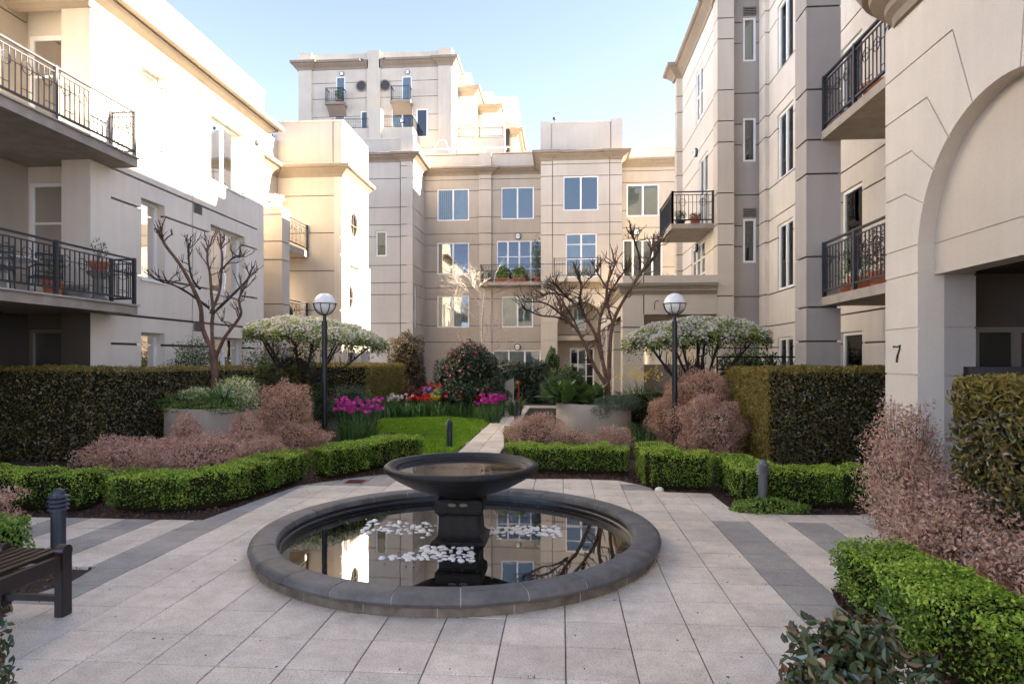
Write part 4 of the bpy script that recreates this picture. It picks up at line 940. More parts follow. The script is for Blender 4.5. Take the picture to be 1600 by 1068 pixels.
# ------------------------------------------------------------------ hedges
def hedge(name, label, cat, boxes, n, L_, W_, mat, top=None, group=None, jit=.05, faces='xXyYZ', kind_mats=None, out=.5, lumps=0, topn=.0):
    """boxes: list of (x0,x1,y0,y1,z0,z1, rot, cx, cy): clipped masses of foliage round a dense core"""
    b0 = boxes[0]; cx, cy = (b0[0]+b0[1])/2, (b0[2]+b0[3])/2
    t = thing(name, label, cat, (cx, cy, 0), group)
    core = MB(); Ps, Ns, Pt, Nt = [], [], [], []
    tot = sum((b[1]-b[0]+b[3]-b[2])*(b[5]-b[4])*2+(b[1]-b[0])*(b[3]-b[2]) for b in boxes)
    for b in boxes:
        x0, x1, y0, y1, z0, z1 = b[:6]; rot = b[6] if len(b) > 6 else 0
        A = (x1-x0+y1-y0)*(z1-z0)*2+(x1-x0)*(y1-y0)
        P, N = box_pts(x0, x1, y0, y1, z0, z1, n*A/tot, faces, jit)
        if lumps:
            ph = NR.uniform(0, 6, 3); w = lumps*(np.sin(P[:, 0]*5+ph[0])+np.sin(P[:, 1]*6+ph[1])+.6*np.sin(P[:, 2]*9+ph[2])+.7*np.sin(P[:, 0]*13+P[:, 1]*11))
            P = P+N*w[:, None]
        # round the arrises a little
        c, s_ = math.cos(rot), math.sin(rot); mx_, my_ = (x0+x1)/2, (y0+y1)/2
        if rot:
            for A_ in (P, N):
                ox, oy = (mx_, my_) if A_ is P else (0, 0)
                xx, yy = A_[:, 0]-ox, A_[:, 1]-oy; A_[:, 0], A_[:, 1] = ox+xx*c-yy*s_, oy+xx*s_+yy*c
        Ps.append(P); Ns.append(N); i_ = jit*1.3+.015
        k0 = len(core.v); core.box(x0+i_, x1-i_, y0+i_, y1-i_, max(0, z0-.02), z1-i_)
        if rot:
            for k in range(k0, len(core.v)):
                v = core.v[k]; xx, yy = v[0]-mx_, v[1]-my_; core.v[k] = (mx_+xx*c-yy*s_, my_+xx*s_+yy*c, v[2])
    core.build('branch_mass', 'hedge_core', t)
    P, N = np.concatenate(Ps), np.concatenate(Ns)
    if top:
        k = (N[:, 2] > .5) | (P[:, 2] > boxes[0][5]-.05-np.abs(NR.normal(0, .05, len(P)))); 
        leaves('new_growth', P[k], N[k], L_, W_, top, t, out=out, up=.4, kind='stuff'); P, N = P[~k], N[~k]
    leaves('foliage', P, N, L_, W_, mat, t, out=out, kind='stuff'); return t
def side_hedge(t, P, N, L_, W_, mat): leaves('foliage', P, N, L_, W_, mat, t, kind='stuff')
hedge('tall_hedge', 'long dark clipped hedge at the far left under the iron-railed balconies', 'hedge',
      [(-14, -8.12, 10.6, 11.3, 0, 1.62), (-9.41, -6.01, 12.15, 12.85, 0, 1.60, math.radians(66))], 62000, .050, .021, 'leaf_hedge_dark', 'leaf_hedge_gold', lumps=.010)
t = hedge('tall_hedge', 'square clipped hedge beyond the left lamp post with right face coloured gold as sunlit', 'hedge',
      [(-9.0, -5.75, 18.6, 23.2, 0, 1.60)], 26000, .065, .03, 'leaf_hedge_dark', 'leaf_hedge_gold', lumps=.012)
P, N = box_pts(-5.76, -5.70, 18.6, 23.2, .02, 1.58, 15000, 'X', .05); leaves('painted_sun_foliage', P, N, .06, .026, 'leaf_hedge_gold', t, kind='stuff')  # gold leaf colour stands for sunlight on this face
t = hedge('tall_hedge', 'big dark clipped hedge on the right in front of the block with balconies', 'hedge',
      [(3.36, 5.9, 10.6, 11.8, 0, 1.62), (3.36, 4.3, 11.8, 13.3, 0, 1.61)], 60000, .048, .020, 'leaf_hedge_dark', 'leaf_hedge_gold', lumps=.010, faces='XyYZ')
P, N = box_pts(3.30, 3.36, 10.62, 13.3, .02, 1.60, 20000, 'x', .05); leaves('painted_glow_foliage', P, N, .048, .02, 'leaf_hedge_gold', t, kind='stuff')  # reflected light on this side put into the leaf colour as gold
# near right hedge with bigger leaves
def folded(name, P, N, L_, W_, mat, parent=None, out=.6, up=.2, rnd=.7, kind=None, curl=.12):
    n = len(P); m0 = unit(N*out*1.4+NR.normal(size=(n, 3))*rnd*.7+np.array([0, 0, up*.8]))
    d = unit(np.cross(m0, NR.normal(size=(n, 3)))+N*.5*out+np.array([0, 0, .25])); s_ = unit(np.cross(d, m0)); nn = np.cross(s_, d)
    l = (L_*NR.uniform(.65, 1.3, n))[:, None]; w = (W_*NR.uniform(.7, 1.25, n))[:, None]
    a = P-d*l*.5; q = lambda t, k, h: a+d*l*t+s_*w*k+nn*h*l
    V = np.stack([a, q(.3, .42, curl*.9), q(.62, .46, curl*.8), q(1.0, 0, -curl*.7), q(.62, -.46, curl*.8), q(.3, -.42, curl*.9)], 1)
    # two half blades sharing the midrib so that each leaf is creased
    m1 = a; m2 = q(.5, 0, 0); m3 = q(1, 0, -curl*.7)
    F1 = np.stack([m1, m2, m3, q(.66, .44, curl), q(.3, .42, curl)], 1); F2 = np.stack([m1, q(.3, -.42, curl), q(.66, -.44, curl), m3, m2], 1)
    return quads(name, np.concatenate([F1, F2]), mat, parent, kind)
t = thing('tall_hedge', 'near glossy green-gold clipped hedge cut off by the right edge of the photo', 'hedge', (4, 5, 0))
MB().box(3.62, 4.42, 3.9, 6.0, 0, 1.5).build('branch_mass', 'hedge_core', t)
P, N = box_pts(3.50, 4.45, 3.8, 6.1, .05, 1.60, 15500, 'xYyZ', .06)
k = (P[:, 2] > 1.38+NR.normal(0, .12, len(P))) | (NR.uniform(size=len(P)) < .22); folded('new_growth', P[k], N[k], .072, .026, 'leaf_hedge_gold', t, kind='stuff', up=.1); folded('foliage', P[~k], N[~k], .072, .027, 'leaf_hedge_dark', t, kind='stuff', up=.0)
def low_hedge(label, path, w, h, dens=3600, mat='leaf_box', L_=.0255, W_=.017, loose=.02, name='box_hedge', cat='low hedge', z0=.04, seg=.1):
    P0 = [Vector(p) for p in path]; t = thing(name, label, cat, (path[0][0], path[0][1], 0))
    Ps, Ns = [], []; core = MB(); tot = 0
    for i in range(len(P0)-1):
        a, b_ = P0[i], P0[i+1]; d = (b_-a); Ln = d.length; d /= Ln; nrm = Vector((d.y, -d.x)); e = w*.35
        k = int(dens*Ln*(2*h+w)); u = NR.uniform(-e*(i > 0), Ln+e*(i < len(P0)-2), k)
        per = NR.uniform(0, 2*h+w, k); side = np.where(per < h, 1, np.where(per < 2*h, -1, 0))
        off = np.where(side == 0, NR.uniform(-w/2, w/2, k), side*w/2); z = np.where(side == 0, h, NR.uniform(z0, h, k))
        ph = NR.uniform(0, 6, 4); bumpy = .022*np.sin(u*9+ph[0]+z*7)+.018*np.sin(u*17+ph[1])+.014*np.sin(z*23+u*5+ph[2]); r = bumpy-np.abs(NR.normal(0, loose*1.1, k))+NR.uniform(0, loose, k)
        off = off+side*r; z = z+(side == 0)*r
        ed = np.maximum(0, np.abs(off)-w*.32)*.35*(side == 0); z -= ed
        X = a.x+d.x*u+nrm.x*off; Y = a.y+d.y*u+nrm.y*off; Ps.append(np.stack([X, Y, z], 1))
        Ns.append(np.stack([nrm.x*side, nrm.y*side, (side == 0)*1.0], 1))
        i_ = .045; a2 = a+d*(.07 if i == 0 else 0); b2 = b_-d*(.07 if i == len(P0)-2 else 0); q = [a2+nrm*(w/2-i_), b2+nrm*(w/2-i_), b2-nrm*(w/2-i_), a2-nrm*(w/2-i_)]; core.poly([(v.x, v.y) for v in q][::-1], 0, h-i_-.01)
        if 0 < i: core.lathe([(w/2-i_-.005, 0), (w/2-i_-.005, h-i_-.015), (.001, h-i_-.013)], c=(a.x, a.y), n=12)
    for e_, dd in ((P0[0], (P0[0]-P0[1]).normalized()), (P0[-1], (P0[-1]-P0[-2]).normalized())):
        k = int(dens*w*h*1.2); u = NR.uniform(-w/2, w/2, k); z = NR.uniform(z0, h, k); r = .02*np.sin(u*20+z*12)-np.abs(NR.normal(0, loose*1.4, k))
        nn_ = Vector((dd.y, -dd.x)); Ps.append(np.stack([e_.x+nn_.x*u+dd.x*r, e_.y+nn_.y*u+dd.y*r, z], 1)); Ns.append(np.tile([dd.x, dd.y, 0], (k, 1)))
    core.build('branch_mass', 'hedge_core', t)
    P, N = np.concatenate(Ps), np.concatenate(Ns); folded_ok = L_ > .034
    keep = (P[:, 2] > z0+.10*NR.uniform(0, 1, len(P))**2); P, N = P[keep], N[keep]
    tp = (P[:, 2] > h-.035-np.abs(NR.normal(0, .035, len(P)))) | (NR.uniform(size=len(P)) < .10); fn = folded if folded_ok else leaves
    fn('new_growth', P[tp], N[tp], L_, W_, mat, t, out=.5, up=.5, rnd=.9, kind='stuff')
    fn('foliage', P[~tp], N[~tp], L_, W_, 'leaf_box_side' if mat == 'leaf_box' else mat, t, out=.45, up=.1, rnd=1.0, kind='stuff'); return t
low_hedge('low box hedge at the far left behind the bollard, in front of the dark hedge', [(-9.3, 7.45), (-7.2, 7.5), (-5.60, 7.38)], .5, .42, 3000)
low_hedge('bright green box hedge curving round the left of the pool', [(-5.3, 7.45), (-4.5, 7.42), (-4.22, 7.72), (-4.10, 8.4), (-3.98, 9.35)], .48, .42, 4900)
low_hedge('low box hedge behind the pool at the foot of the left lamp post', [(-3.62, 9.45), (-3.3, 9.95), (-2.98, 10.9), (-2.45, 11.15)], .46, .44, 4900)
low_hedge('small square end of box hedge standing alone right of the garden path', [(-1.08, 12.4), (-.85, 12.4)], .36, .46, 4900, 'leaf_box')
low_hedge('straight box hedge behind the right rim of the stone bowl', [(-.72, 10.75), (-.5, 10.4), (1.05, 10.3)], .46, .40, 4900)
low_hedge('box hedge corner block in front of the right lamp post', [(1.38, 10.1), (1.36, 9.15), (2.05, 9.12)], .44, .50, 4900)
low_hedge('box hedge bending behind the grey bollard on the right', [(2.38, 9.3), (2.40, 8.25), (3.2, 8.22), (3.75, 8.2)], .46, .44, 4900)
low_hedge('nearest box hedge, loose and bright, along the right-hand paving edge', [(2.30, 5.0), (2.34, 4.1), (2.55, 3.2), (2.8, 2.4)], .52, .42, 7500, 'leaf_box', .0265, .017, .03)
low_hedge('loose light green bush between the bench and the left bollard', [(-7.2, 5.2), (-4.72, 5.2)], .50, .38, 2300, 'leaf_bright', .036, .024, .035, name='bush', cat='bush')
hd = tag(low_hedge('rounded low box bush at the edge of the lawn behind the pool hedge', [(-3.55, 12.2), (-3.2, 12.4)], .40, .34, 2000, 'leaf_box_dark'), cat='bush'); hd.name = 'box_bush'

# ------------------------------------------------------------------ shrubs
def shrub(name, label, lobes, n, L_, W_, mat, cat='shrub', core=.72, twigs=0, group=None, jit=.14, zmin=.03, p=2.3, extra=(), fold=False, base=None, out=.4, rnd=.9, inner=0, twr=.004):
    c0 = base or (lobes[0][0], lobes[0][1]); t = thing(name, label, cat, (c0[0], c0[1], 0), group)
    tot = sum(l[3]*l[4]+l[3]*l[5]+l[4]*l[5] for l in lobes); Ps, Ns = [], []; cm = MB(); tw = MB()
    for l in lobes:
        P, N = ell_pts(l[:3], l[3:6], n*(l[3]*l[4]+l[3]*l[5]+l[4]*l[5])/tot, p, jit, zmin, .14, inner); Ps.append(P); Ns.append(N)
        if core: core_ell(cm, (l[0], l[1], max(l[2], l[5]*core+.0)), l[3:6], core)
    P, N = np.concatenate(Ps), np.concatenate(Ns)
    if core: cm.build('branch_mass', 'twiggy_core' if 'plum' in mat else 'hedge_core', t, kind='stuff')
    if twigs:
        for _ in range(twigs):
            k = R.randrange(len(P)); e = Vector(P[k]); l = min(lobes, key=lambda l: (e.x-l[0])**2+(e.y-l[1])**2)
            b_ = Vector((l[0]+R.uniform(-.3, .3)*l[3], l[1]+R.uniform(-.3, .3)*l[4], 0)); m_ = b_.lerp(e, .5)+Vector((R.uniform(-.06, .06), R.uniform(-.06, .06), R.uniform(0, .08)))
            tw.tube([b_, m_, e], [twr*1.7, twr, twr*.5], 4, False)
        tw.build('twigs', 'twig', t)
    (folded if fold else leaves)('foliage', P, N, L_, W_, mat, t, out=out, rnd=rnd, kind='stuff')
    for nm, f_, m_, l_, w_ in extra:
        k = NR.uniform(size=len(P)) < f_; k &= N[:, 2] > -.2; Q = P[k]+N[k]*.03; (folded if fold else leaves)(nm, Q, N[k], l_, w_, m_, t, out=1, kind='stuff')
    return t
shrub('plum_shrub', 'wide flat-topped pinkish brown shrub spreading in front of the left planter', [(-6.0, 8.75, .38, .85, .5, .28), (-5.1, 8.7, .38, .9, .6, .32), (-4.75, 9.5, .36, .55, .5, .30), (-5.85, 9.7, .5, .20, .22, .45), (-5.0, 9.9, .5, .26, .25, .46)],
      36000, .040, .016, 'leaf_plum', twigs=420, core=.5, jit=.24, extra=(('pink_tips', .10, 'leaf_pink', .04, .016), ('pale_tips', .14, 'leaf_plum_orange', .036, .015)))
shrub('plum_shrub', 'dome-shaped pinkish brown shrub left of the left lamp post', [(-4.95, 11.3, .72, .48, .48, .62), (-4.62, 10.9, .38, .62, .42, .32)], 22000, .040, .016, 'leaf_plum', twigs=200, core=.55, jit=.2, extra=(('pale_tips', .15, 'leaf_plum_orange', .036, .015),))
shrub('plum_shrub', 'low dusty brown shrub in front of the right planter, beside the path', [(-.45, 11.6, .42, .55, .45, .36), (.15, 11.4, .3, .45, .35, .25)], 13000, .036, .015, 'leaf_plum', twigs=60, core=.55, jit=.18)
shrub('plum_shrub', 'small sparse brown shrub at the foot of the right planter', [(.95, 12.0, .28, .38, .3, .26)], 3500, .036, .015, 'leaf_plum', twigs=60, core=0, jit=.25)
shrub('plum_shrub', 'tall mounded plum-brown shrub with orange tips beside the right lamp post', [(2.75, 13.1, .85, .75, .5, .68), (2.25, 12.9, .55, .55, .5, .5)], 24000, .042, .017, 'leaf_plum', twigs=80, core=.62, jit=.15, extra=(('orange_tips', .35, 'leaf_plum_orange', .042, .017),))
shrub('plum_shrub', 'lower rounded pinkish shrub in front of the golden hedge side', [(2.65, 11.6, .52, .55, .42, .60)], 15000, .042, .017, 'leaf_plum', twigs=60, core=.62, jit=.15)
shrub('plum_shrub', 'large sparse see-through pinkish brown shrub sprawling before the number pier', [(3.58, 7.05, .78, .42, .38, .62), (3.35, 6.5, .5, .5, .45, .48), (3.2, 5.8, .42, .55, .5, .38), (3.05, 5.2, .36, .52, .5, .32), (3.1, 4.4, .36, .5, .5, .33), (3.25, 3.6, .38, .5, .5, .33)],
      30000, .040, .017, 'leaf_plum', twigs=620, core=0, jit=.28, inner=.35, twr=.0045)
shrub('plum_shrub', 'low pinkish shrub at the left edge of the photo behind the light green bush', [(-6.3, 6.1, .3, .75, .35, .26)], 6000, .04, .017, 'leaf_plum', twigs=30, core=.6)
shrub('glossy_shrub', 'dark glossy shrub with bronze tips at the bottom right edge of the paving', [(1.32, 3.02, .24, .33, .34, .36), (1.32, 3.05, .46, .15, .15, .16)], 2600, .062, .030, 'leaf_privet', fold=True, core=.45, jit=.28, extra=(('bronze_tips', .05, 'leaf_red', .05, .02),), inner=.2)
shrub('glossy_shrub', 'dark glossy shrub poking in at the bottom left corner', [(-2.98, 2.95, .24, .22, .28, .36)], 1100, .055, .027, 'leaf_privet', fold=True, core=.45, jit=.25, extra=(('bronze_tips', .08, 'leaf_red', .05, .02),))
shrub('camellia', 'rounded camellia bush dotted with pink and red flowers at the back of the lawn', [(-2.75, 20.2, 1.35, .78, .7, .85), (-2.7, 20.0, .65, 1.1, .8, .5)], 13000, .075, .045, 'leaf_dark', cat='flowering bush', core=.75, jit=.12,
      extra=(('pink_flower', .006, 'petal_pink', .13, .11), ('red_flower', .003, 'petal_red', .13, .11)))
for x, y, z, rx, rz, lb, mt in ((-9.0, 26.5, 1.1, 1.0, 1.1, 'dark leafy bush between the oval-windowed corner and the brown cone shrub', 'leaf_dark'), (-4.55, 27.5, .9, .9, .95, 'dark bush right of the brown cone shrub', 'leaf_dark'),
                        (-1.9, 28.5, .75, 1.3, .85, 'dark bush with pale flowers under the ground floor window of the end block', 'leaf_dark'), (.1, 28.5, .6, .9, .8, 'mid green bush left of the arched entrance', 'leaf_mid'),
                        (-3.7, 25.0, 1.45, .75, .95, 'reddish-green bush behind the camellia', 'leaf_red')):
    shrub('bush', lb, [(x, y, z, rx, .8, rz), (x+.3, y-.3, z*.7, rx*.8, .7, rz*.7)], 6000, .10, .055, mt, cat='bush', core=.75)
shrub('cone_shrub', 'tall brown-green clipped cone shrub behind the golden hedge', [(-6.3, 26.0, 1.35, .72, .7, 1.35), (-6.3, 26.0, .6, .8, .75, .6)], 18000, .07, .032, 'leaf_hedge_dark', core=.8, jit=.07, p=2.6, extra=(('rusty_leaves', .25, 'leaf_red', .07, .03),))
shrub('topiary', 'small green clipped column left of the arched entrance', [(-.42, 30.5, 1.1, .32, .32, 1.1)], 5000, .06, .035, 'leaf_mid', core=.85, jit=.06, p=3)
hedge('flowering_hedge', 'dark informal hedge with pale flowers below the end block windows', 'hedge', [(-2.5, -.6, 26.0, 27.0, 0, 1.55)], 6000, .09, .05, 'leaf_dark', lumps=.06, jit=.12)
shrub('nandina', 'feathery green and rust bush above the left hedge against the wall', [(-8.15, 13.9, 1.75, .55, .4, .55), (-8.5, 13.9, 1.2, .5, .4, .7)], 5500, .055, .018, 'leaf_mid', cat='bush', core=0, jit=.3, inner=.4, twigs=60, extra=(('rusty_leaves', .12, 'leaf_red', .05, .018),))
shrub('bush', 'dark green bush under the double window behind the left tree', [(-7.9, 16.5, 1.5, .6, .5, .6), (-7.9, 16.5, .8, .6, .5, .8)], 5000, .06, .03, 'leaf_mid', core=0, jit=.3, inner=.4)
shrub('bush', 'dark mixed bush at the corner of the left block behind the spreading tree', [(-7.9, 18.6, 1.2, .8, .5, .95), (-7.0, 17.0, .8, .7, .5, .75)], 6000, .07, .035, 'leaf_dark', core=.7)
shrub('bush', 'yellowish mottled bush under the left flowering tree', [(-6.7, 15.0, .8, .7, .5, .75)], 6500, .055, .035, 'leaf_hedge_gold', core=.7, extra=(('dark_leaves', .7, 'leaf_dark', .06, .035),))
shrub('bush', 'soft grey-green bush right of the left lamp post', [(-4.75, 14.3, .62, .55, .45, .58)], 7000, .05, .012, 'leaf_grey', core=.7)
shrub('bush', 'small blue-green mound beside the left planter', [(-5.75, 12.3, .75, .34, .3, .30), (-5.7, 12.3, .4, .3, .3, .4)], 3500, .035, .012, 'leaf_grey', core=.7)
shrub('bush', 'green rounded bush beneath the right tree, behind the planter', [(1.75, 15.2, .62, .7, .4, .5), (2.3, 16.4, .6, .6, .5, .5)], 5000, .05, .015, 'leaf_mid', core=.7)
shrub('bush', 'soft pale green bush behind the right planter near the entrance path', [(-.1, 24.8, .6, .7, .5, .55)], 3500, .07, .03, 'leaf_grey', core=.7)
shrub('ground_cover', 'patch of bright low ground cover with tiny white flowers round the grey bollard', [(2.42, 7.78, .03, .42, .20, .12)], 3000, .028, .022, 'leaf_bright', cat='ground cover', core=.5, zmin=.0, extra=(('white_flower', .02, 'petal_white', .016, .014),))
# terrace plants and lattice behind the right hedge
lt = thing('lattice_panel', 'black diamond lattice panel above the right hedge', 'lattice', (4.6, 16, 0))
mb = MB(); mb.box(3.75, 5.75, 15.98, 16.02, 1.80, 1.84).box(3.75, 5.75, 15.98, 16.02, 1.50, 1.54); 
for x in (3.75, 4.4, 5.05, 5.72): mb.box(x, x+.03, 15.98, 16.02, 0, 1.84)
mb.build('frame', 'black_metal', lt); mb = MB()
for k in range(14):
    x = 3.75+k*.145
    mb.tube([(x, 16.0, 1.53), (x+.15, 16.0, 1.81)], .009, 4, False); mb.tube([(x+.15, 16.01, 1.53), (x, 16.01, 1.81)], .009, 4, False)
mb.build('lattice', 'black_metal', lt, kind='stuff')
shrub('bush', 'leafy green plants behind the black lattice panel', [(4.7, 16.6, 1.55, .75, .3, .45)], 1500, .09, .05, 'leaf_mid', core=.3, jit=.3)
# ------------------------------------------------------------------ planters
def planter(label, c, r, h):
    t = thing('planter', label, 'planter', (*c, 0)); MB().lathe([(r*.96, 0), (r, .02), (r, h), (r-.06, h), (r-.07, h-.12)], c=c, n=64).build('bowl', 'planter_render', t, smooth=True)
    MB().lathe([(.001, h-.10), (r-.06, h-.10)], c=c, n=32).build('soil', 'soil', t); return t
planter('round rendered planter on the left holding a bare pruned tree', (-6.7, 12.15), .92, .86); planter('round rendered planter on the right holding a wide bare pruned tree', (.69, 14.0), .80, .84)
shrub('trailing_plant', 'low green plants spilling over the rim of the left planter', [(-7.1, 11.75, .93, .45, .35, .2), (-6.4, 11.7, .9, .6, .35, .16), (-6.6, 11.5, .84, .8, .25, .12)], 6500, .035, .018, 'leaf_mid', cat='plant', core=.4, extra=(('pale_leaves', .25, 'leaf_bright', .035, .018),))
blades('strap_plant', (-6.4, 11.75, .82), 60, .52, .045, 'leaf_strap', spread=.22, lean=.7); tag(bpy.data.objects['strap_plant'], 'dark green strap-leaved plant in the left planter', 'plant')
shrub('pale_flowers', 'cream flower clusters behind the strap-leaved plant in the left planter', [(-6.25, 12.0, 1.2, .42, .3, .22), (-5.98, 11.9, .98, .25, .22, .18), (-7.0, 12.0, 1.1, .35, .2, .12)], 2600, .045, .02, 'petal_cream', cat='flowers', core=0, jit=.25, zmin=.8, extra=(('foliage', .6, 'leaf_bright', .05, .02),))
shrub('trailing_juniper', 'grey-green juniper trailing over the right rim of the right planter', [(1.0, 13.35, .85, .38, .22, .16), (1.3, 13.6, .88, .35, .3, .18), (.8, 13.25, .72, .22, .14, .18)], 5500, .045, .010, 'leaf_grey', cat='plant', core=0, jit=.3, zmin=.4, out=.3)
# big-leaved clump in the right planter: one shared leaf, many pieces
bl_ = thing('broad_leaved_plant', 'clump of broad glossy green leaves in the right planter under the bare tree', 'plant', (.25, 13.7, .8))
V, F = [], []; sg = 7
for j in range(sg+1):
    t_ = j/sg; wd = .078*math.sin(PI*min(1, t_*.93+.07))**.8; z = .34*t_-.20*t_*t_; x = .42*t_
    V += [(x, -wd, z+.018), (x, 0, z), (x, wd, z+.018)]
    if j: k = 3*j; F += [(k-3, k-2, k+1, k), (k-2, k-1, k+2, k+1)]
lm = bpy.data.meshes.new('leaf'); lm.from_pydata(V, [], F); lm.polygons.foreach_set('use_smooth', [True]*len(F)); lm.materials.append(M['leaf_strap_glossy'] if 'leaf_strap_glossy' in M else M['leaf_mid'])
for k in range(95):
    o = bpy.data.objects.new('leaf', lm); COL.objects.link(o); o.parent = bl_; g = R.choice([(-.38, .05), (-.12, -.15), (.2, -.1), (.05, .25), (-.35, .3), (.5, .2)])
    o.location = (g[0]+R.uniform(-.1, .1), g[1]+R.uniform(-.1, .1), R.uniform(0, .08)); o.rotation_euler = (R.uniform(-.3, .3), R.uniform(-.95, .35), R.uniform(0, 6.28)); s_ = R.uniform(.8, 1.45); o.scale = (s_, s_, s_)
# ------------------------------------------------------------------ irises, borders
def iris(label, c, n, h, r, mat, nf, fh, fs=.05, name='iris_clump', leafh=None):
    t = thing(name, label, 'flowers', c)
    blades('leaf_blades', c, n, h, .028, 'leaf_strap', t, spread=r, lean=.45, kind='stuff')
    Q, Nn = [], []; stm = MB()
    for _ in range(nf):
        a = R.uniform(0, 6.28); rr = r*1.5*math.sqrt(R.random()); x, y, z = c[0]+rr*math.cos(a), c[1]+rr*math.sin(a), c[2]+fh*R.uniform(.78, 1.08)
        stm.tube([(c[0]+(x-c[0])*.5, c[1]+(y-c[1])*.5, c[2]), (x, y, z)], .004, 4, False)
        for _ in range(9):
            v = Vector((R.gauss(0, 1), R.gauss(0, 1), R.gauss(0, .8))).normalized(); Q.append((x+v.x*fs*.6, y+v.y*fs*.6, z+v.z*fs*.6)); Nn.append(tuple(v))
    stm.build('stems', 'leaf_strap', t); leaves('flowers', np.array(Q), np.array(Nn), fs*1.5, fs, mat, t, out=1.2, rnd=.4, kind='stuff'); return t
iris('large clump of magenta flowers over strap leaves just right of the left lamp post', (-4.05, 12.6, 0), 190, .62, .34, 'petal_magenta', 75, .92, .045)
iris('magenta flower clump over strap leaves at the right end of the flower border', (-1.9, 17.9, 0), 90, .45, .22, 'petal_magenta', 48, .72, .06)
iris('small magenta flower group over leaves left of the garden path end', (-2.35, 18.6, 0), 50, .45, .2, 'petal_magenta', 6, .6, .05)
iris('red flower group in the middle of the border left of the camellia', (-4.35, 19.9, 0), 50, .4, .3, 'petal_red', 16, .62, .07, 'red_flowers'); iris('red flower group further back, nearest the golden hedge', (-4.2, 21.6, 0), 40, .4, .3, 'petal_red', 16, .85, .08, 'red_flowers')
iris('white and lilac flower group at the left end of the border', (-5.0, 19.8, 0), 50, .4, .3, 'petal_white', 20, .64, .06, 'white_flowers'); iris('violet flower group behind the red flowers in the border', (-4.25, 20.8, 0), 30, .4, .15, 'petal_violet', 12, .78, .06, 'violet_flowers')
iris('yellow flower group beside the red flowers', (-3.85, 20.0, 0), 30, .4, .18, 'petal_yellow', 10, .62, .06, 'yellow_flowers')
bp_ = [(R.uniform(-5.7, -1.75), R.uniform(18.9, 20.0)) for _ in range(160)]; bp_ = [p for p in bp_ if not inpoly(*p, LAWN)]
tag(blades('iris_leaves', (0, 0, 0), 1500, .46, .032, 'leaf_strap', pts=[(x+R.uniform(-.06, .06), y+R.uniform(-.06, .06)) for x, y in bp_*8], lean=.4, kind='stuff'))
shrub('bush', 'pale yellow-green feathery bush behind the border flowers', [(-3.7, 20.8, .5, .55, .4, .42)], 4500, .06, .015, 'leaf_bright', core=.6)
shrub('bush', 'reddish-brown low bush behind the white flowers', [(-4.9, 21.2, .42, .45, .4, .42)], 3500, .05, .025, 'leaf_red', core=.6)
for lb, c, n, h in (('tuft of strap leaves with yellow flowers in front of the porch column', (2.05, 17.6, 0), 110, 1.15), ('tuft of strap leaves at the left of the porch wall beside the right planter', (1.6, 16.4, 0), 70, .75), ('spiky strap plant beside the lamp behind the plum mound', (2.35, 14.4, 0), 80, 1.15),
                    ('dark strap plant hanging under the left flowering tree', (-6.1, 14.9, 0), 120, 1.35), ('spiky tuft in front of the path, left of the right planter', (-.5, 13.9, 0), 50, .55), ('green strap tuft behind the low concrete wall', (-1.95, 22.5, .35), 120, .85), ('short strap tuft right of the right planter', (1.62, 13.0, 0), 40, .6), ('strap tuft by the black path bollard', (-1.45, 20.3, 0), 80, .6)):
    t = thing('strap_plant', lb, 'plant', c); blades('leaf_blades', c, n, h, .035, 'leaf_strap', t, spread=.22, lean=.7, kind='stuff')
    if 'yellow' in lb:
        Q = np.array([(c[0]+R.gauss(0, .35), c[1]-.2+R.gauss(0, .1), 1.35+R.gauss(0, .12)) for _ in range(160)]); leaves('yellow_flowers', Q, np.zeros_like(Q), .07, .05, 'petal_yellow', t, kind='stuff')
# concrete wedge, red post
wd_ = MB().add([(-2.3, 21.0, 0), (-1.55, 21.0, 0), (-1.55, 21.18, 0), (-2.3, 21.18, 0), (-2.3, 21.0, .45), (-1.55, 21.0, 1.14), (-1.55, 21.18, 1.14), (-2.3, 21.18, .45), (-1.8, 21.0, 1.05), (-1.8, 21.18, 1.05)],
               [(0, 3, 2, 1), (0, 1, 5, 8, 4), (1, 2, 6, 5), (2, 3, 7, 9, 6), (3, 0, 4, 7), (4, 8, 9, 7), (8, 5, 6, 9)]).build('garden_wall', 'garden_concrete'); tag(wd_, 'pale concrete wall with a sloping top right of the camellia', 'wall')
rp = thing('hydrant_post', 'small red post with a pink-white cap beside the sloping concrete wall', 'post', (-1.45, 22, 0)); MB().lathe([(.001, 0), (.035, 0), (.035, .85), (.001, .86)], c=(-1.45, 22), n=12).build('post', 'red_paint', rp); MB().lathe([(.001, .86), (.05, .88), (.075, .94), (.05, 1.0), (.001, 1.01)], c=(-1.45, 22), n=14).build('cap', 'red_paint', rp, smooth=True)

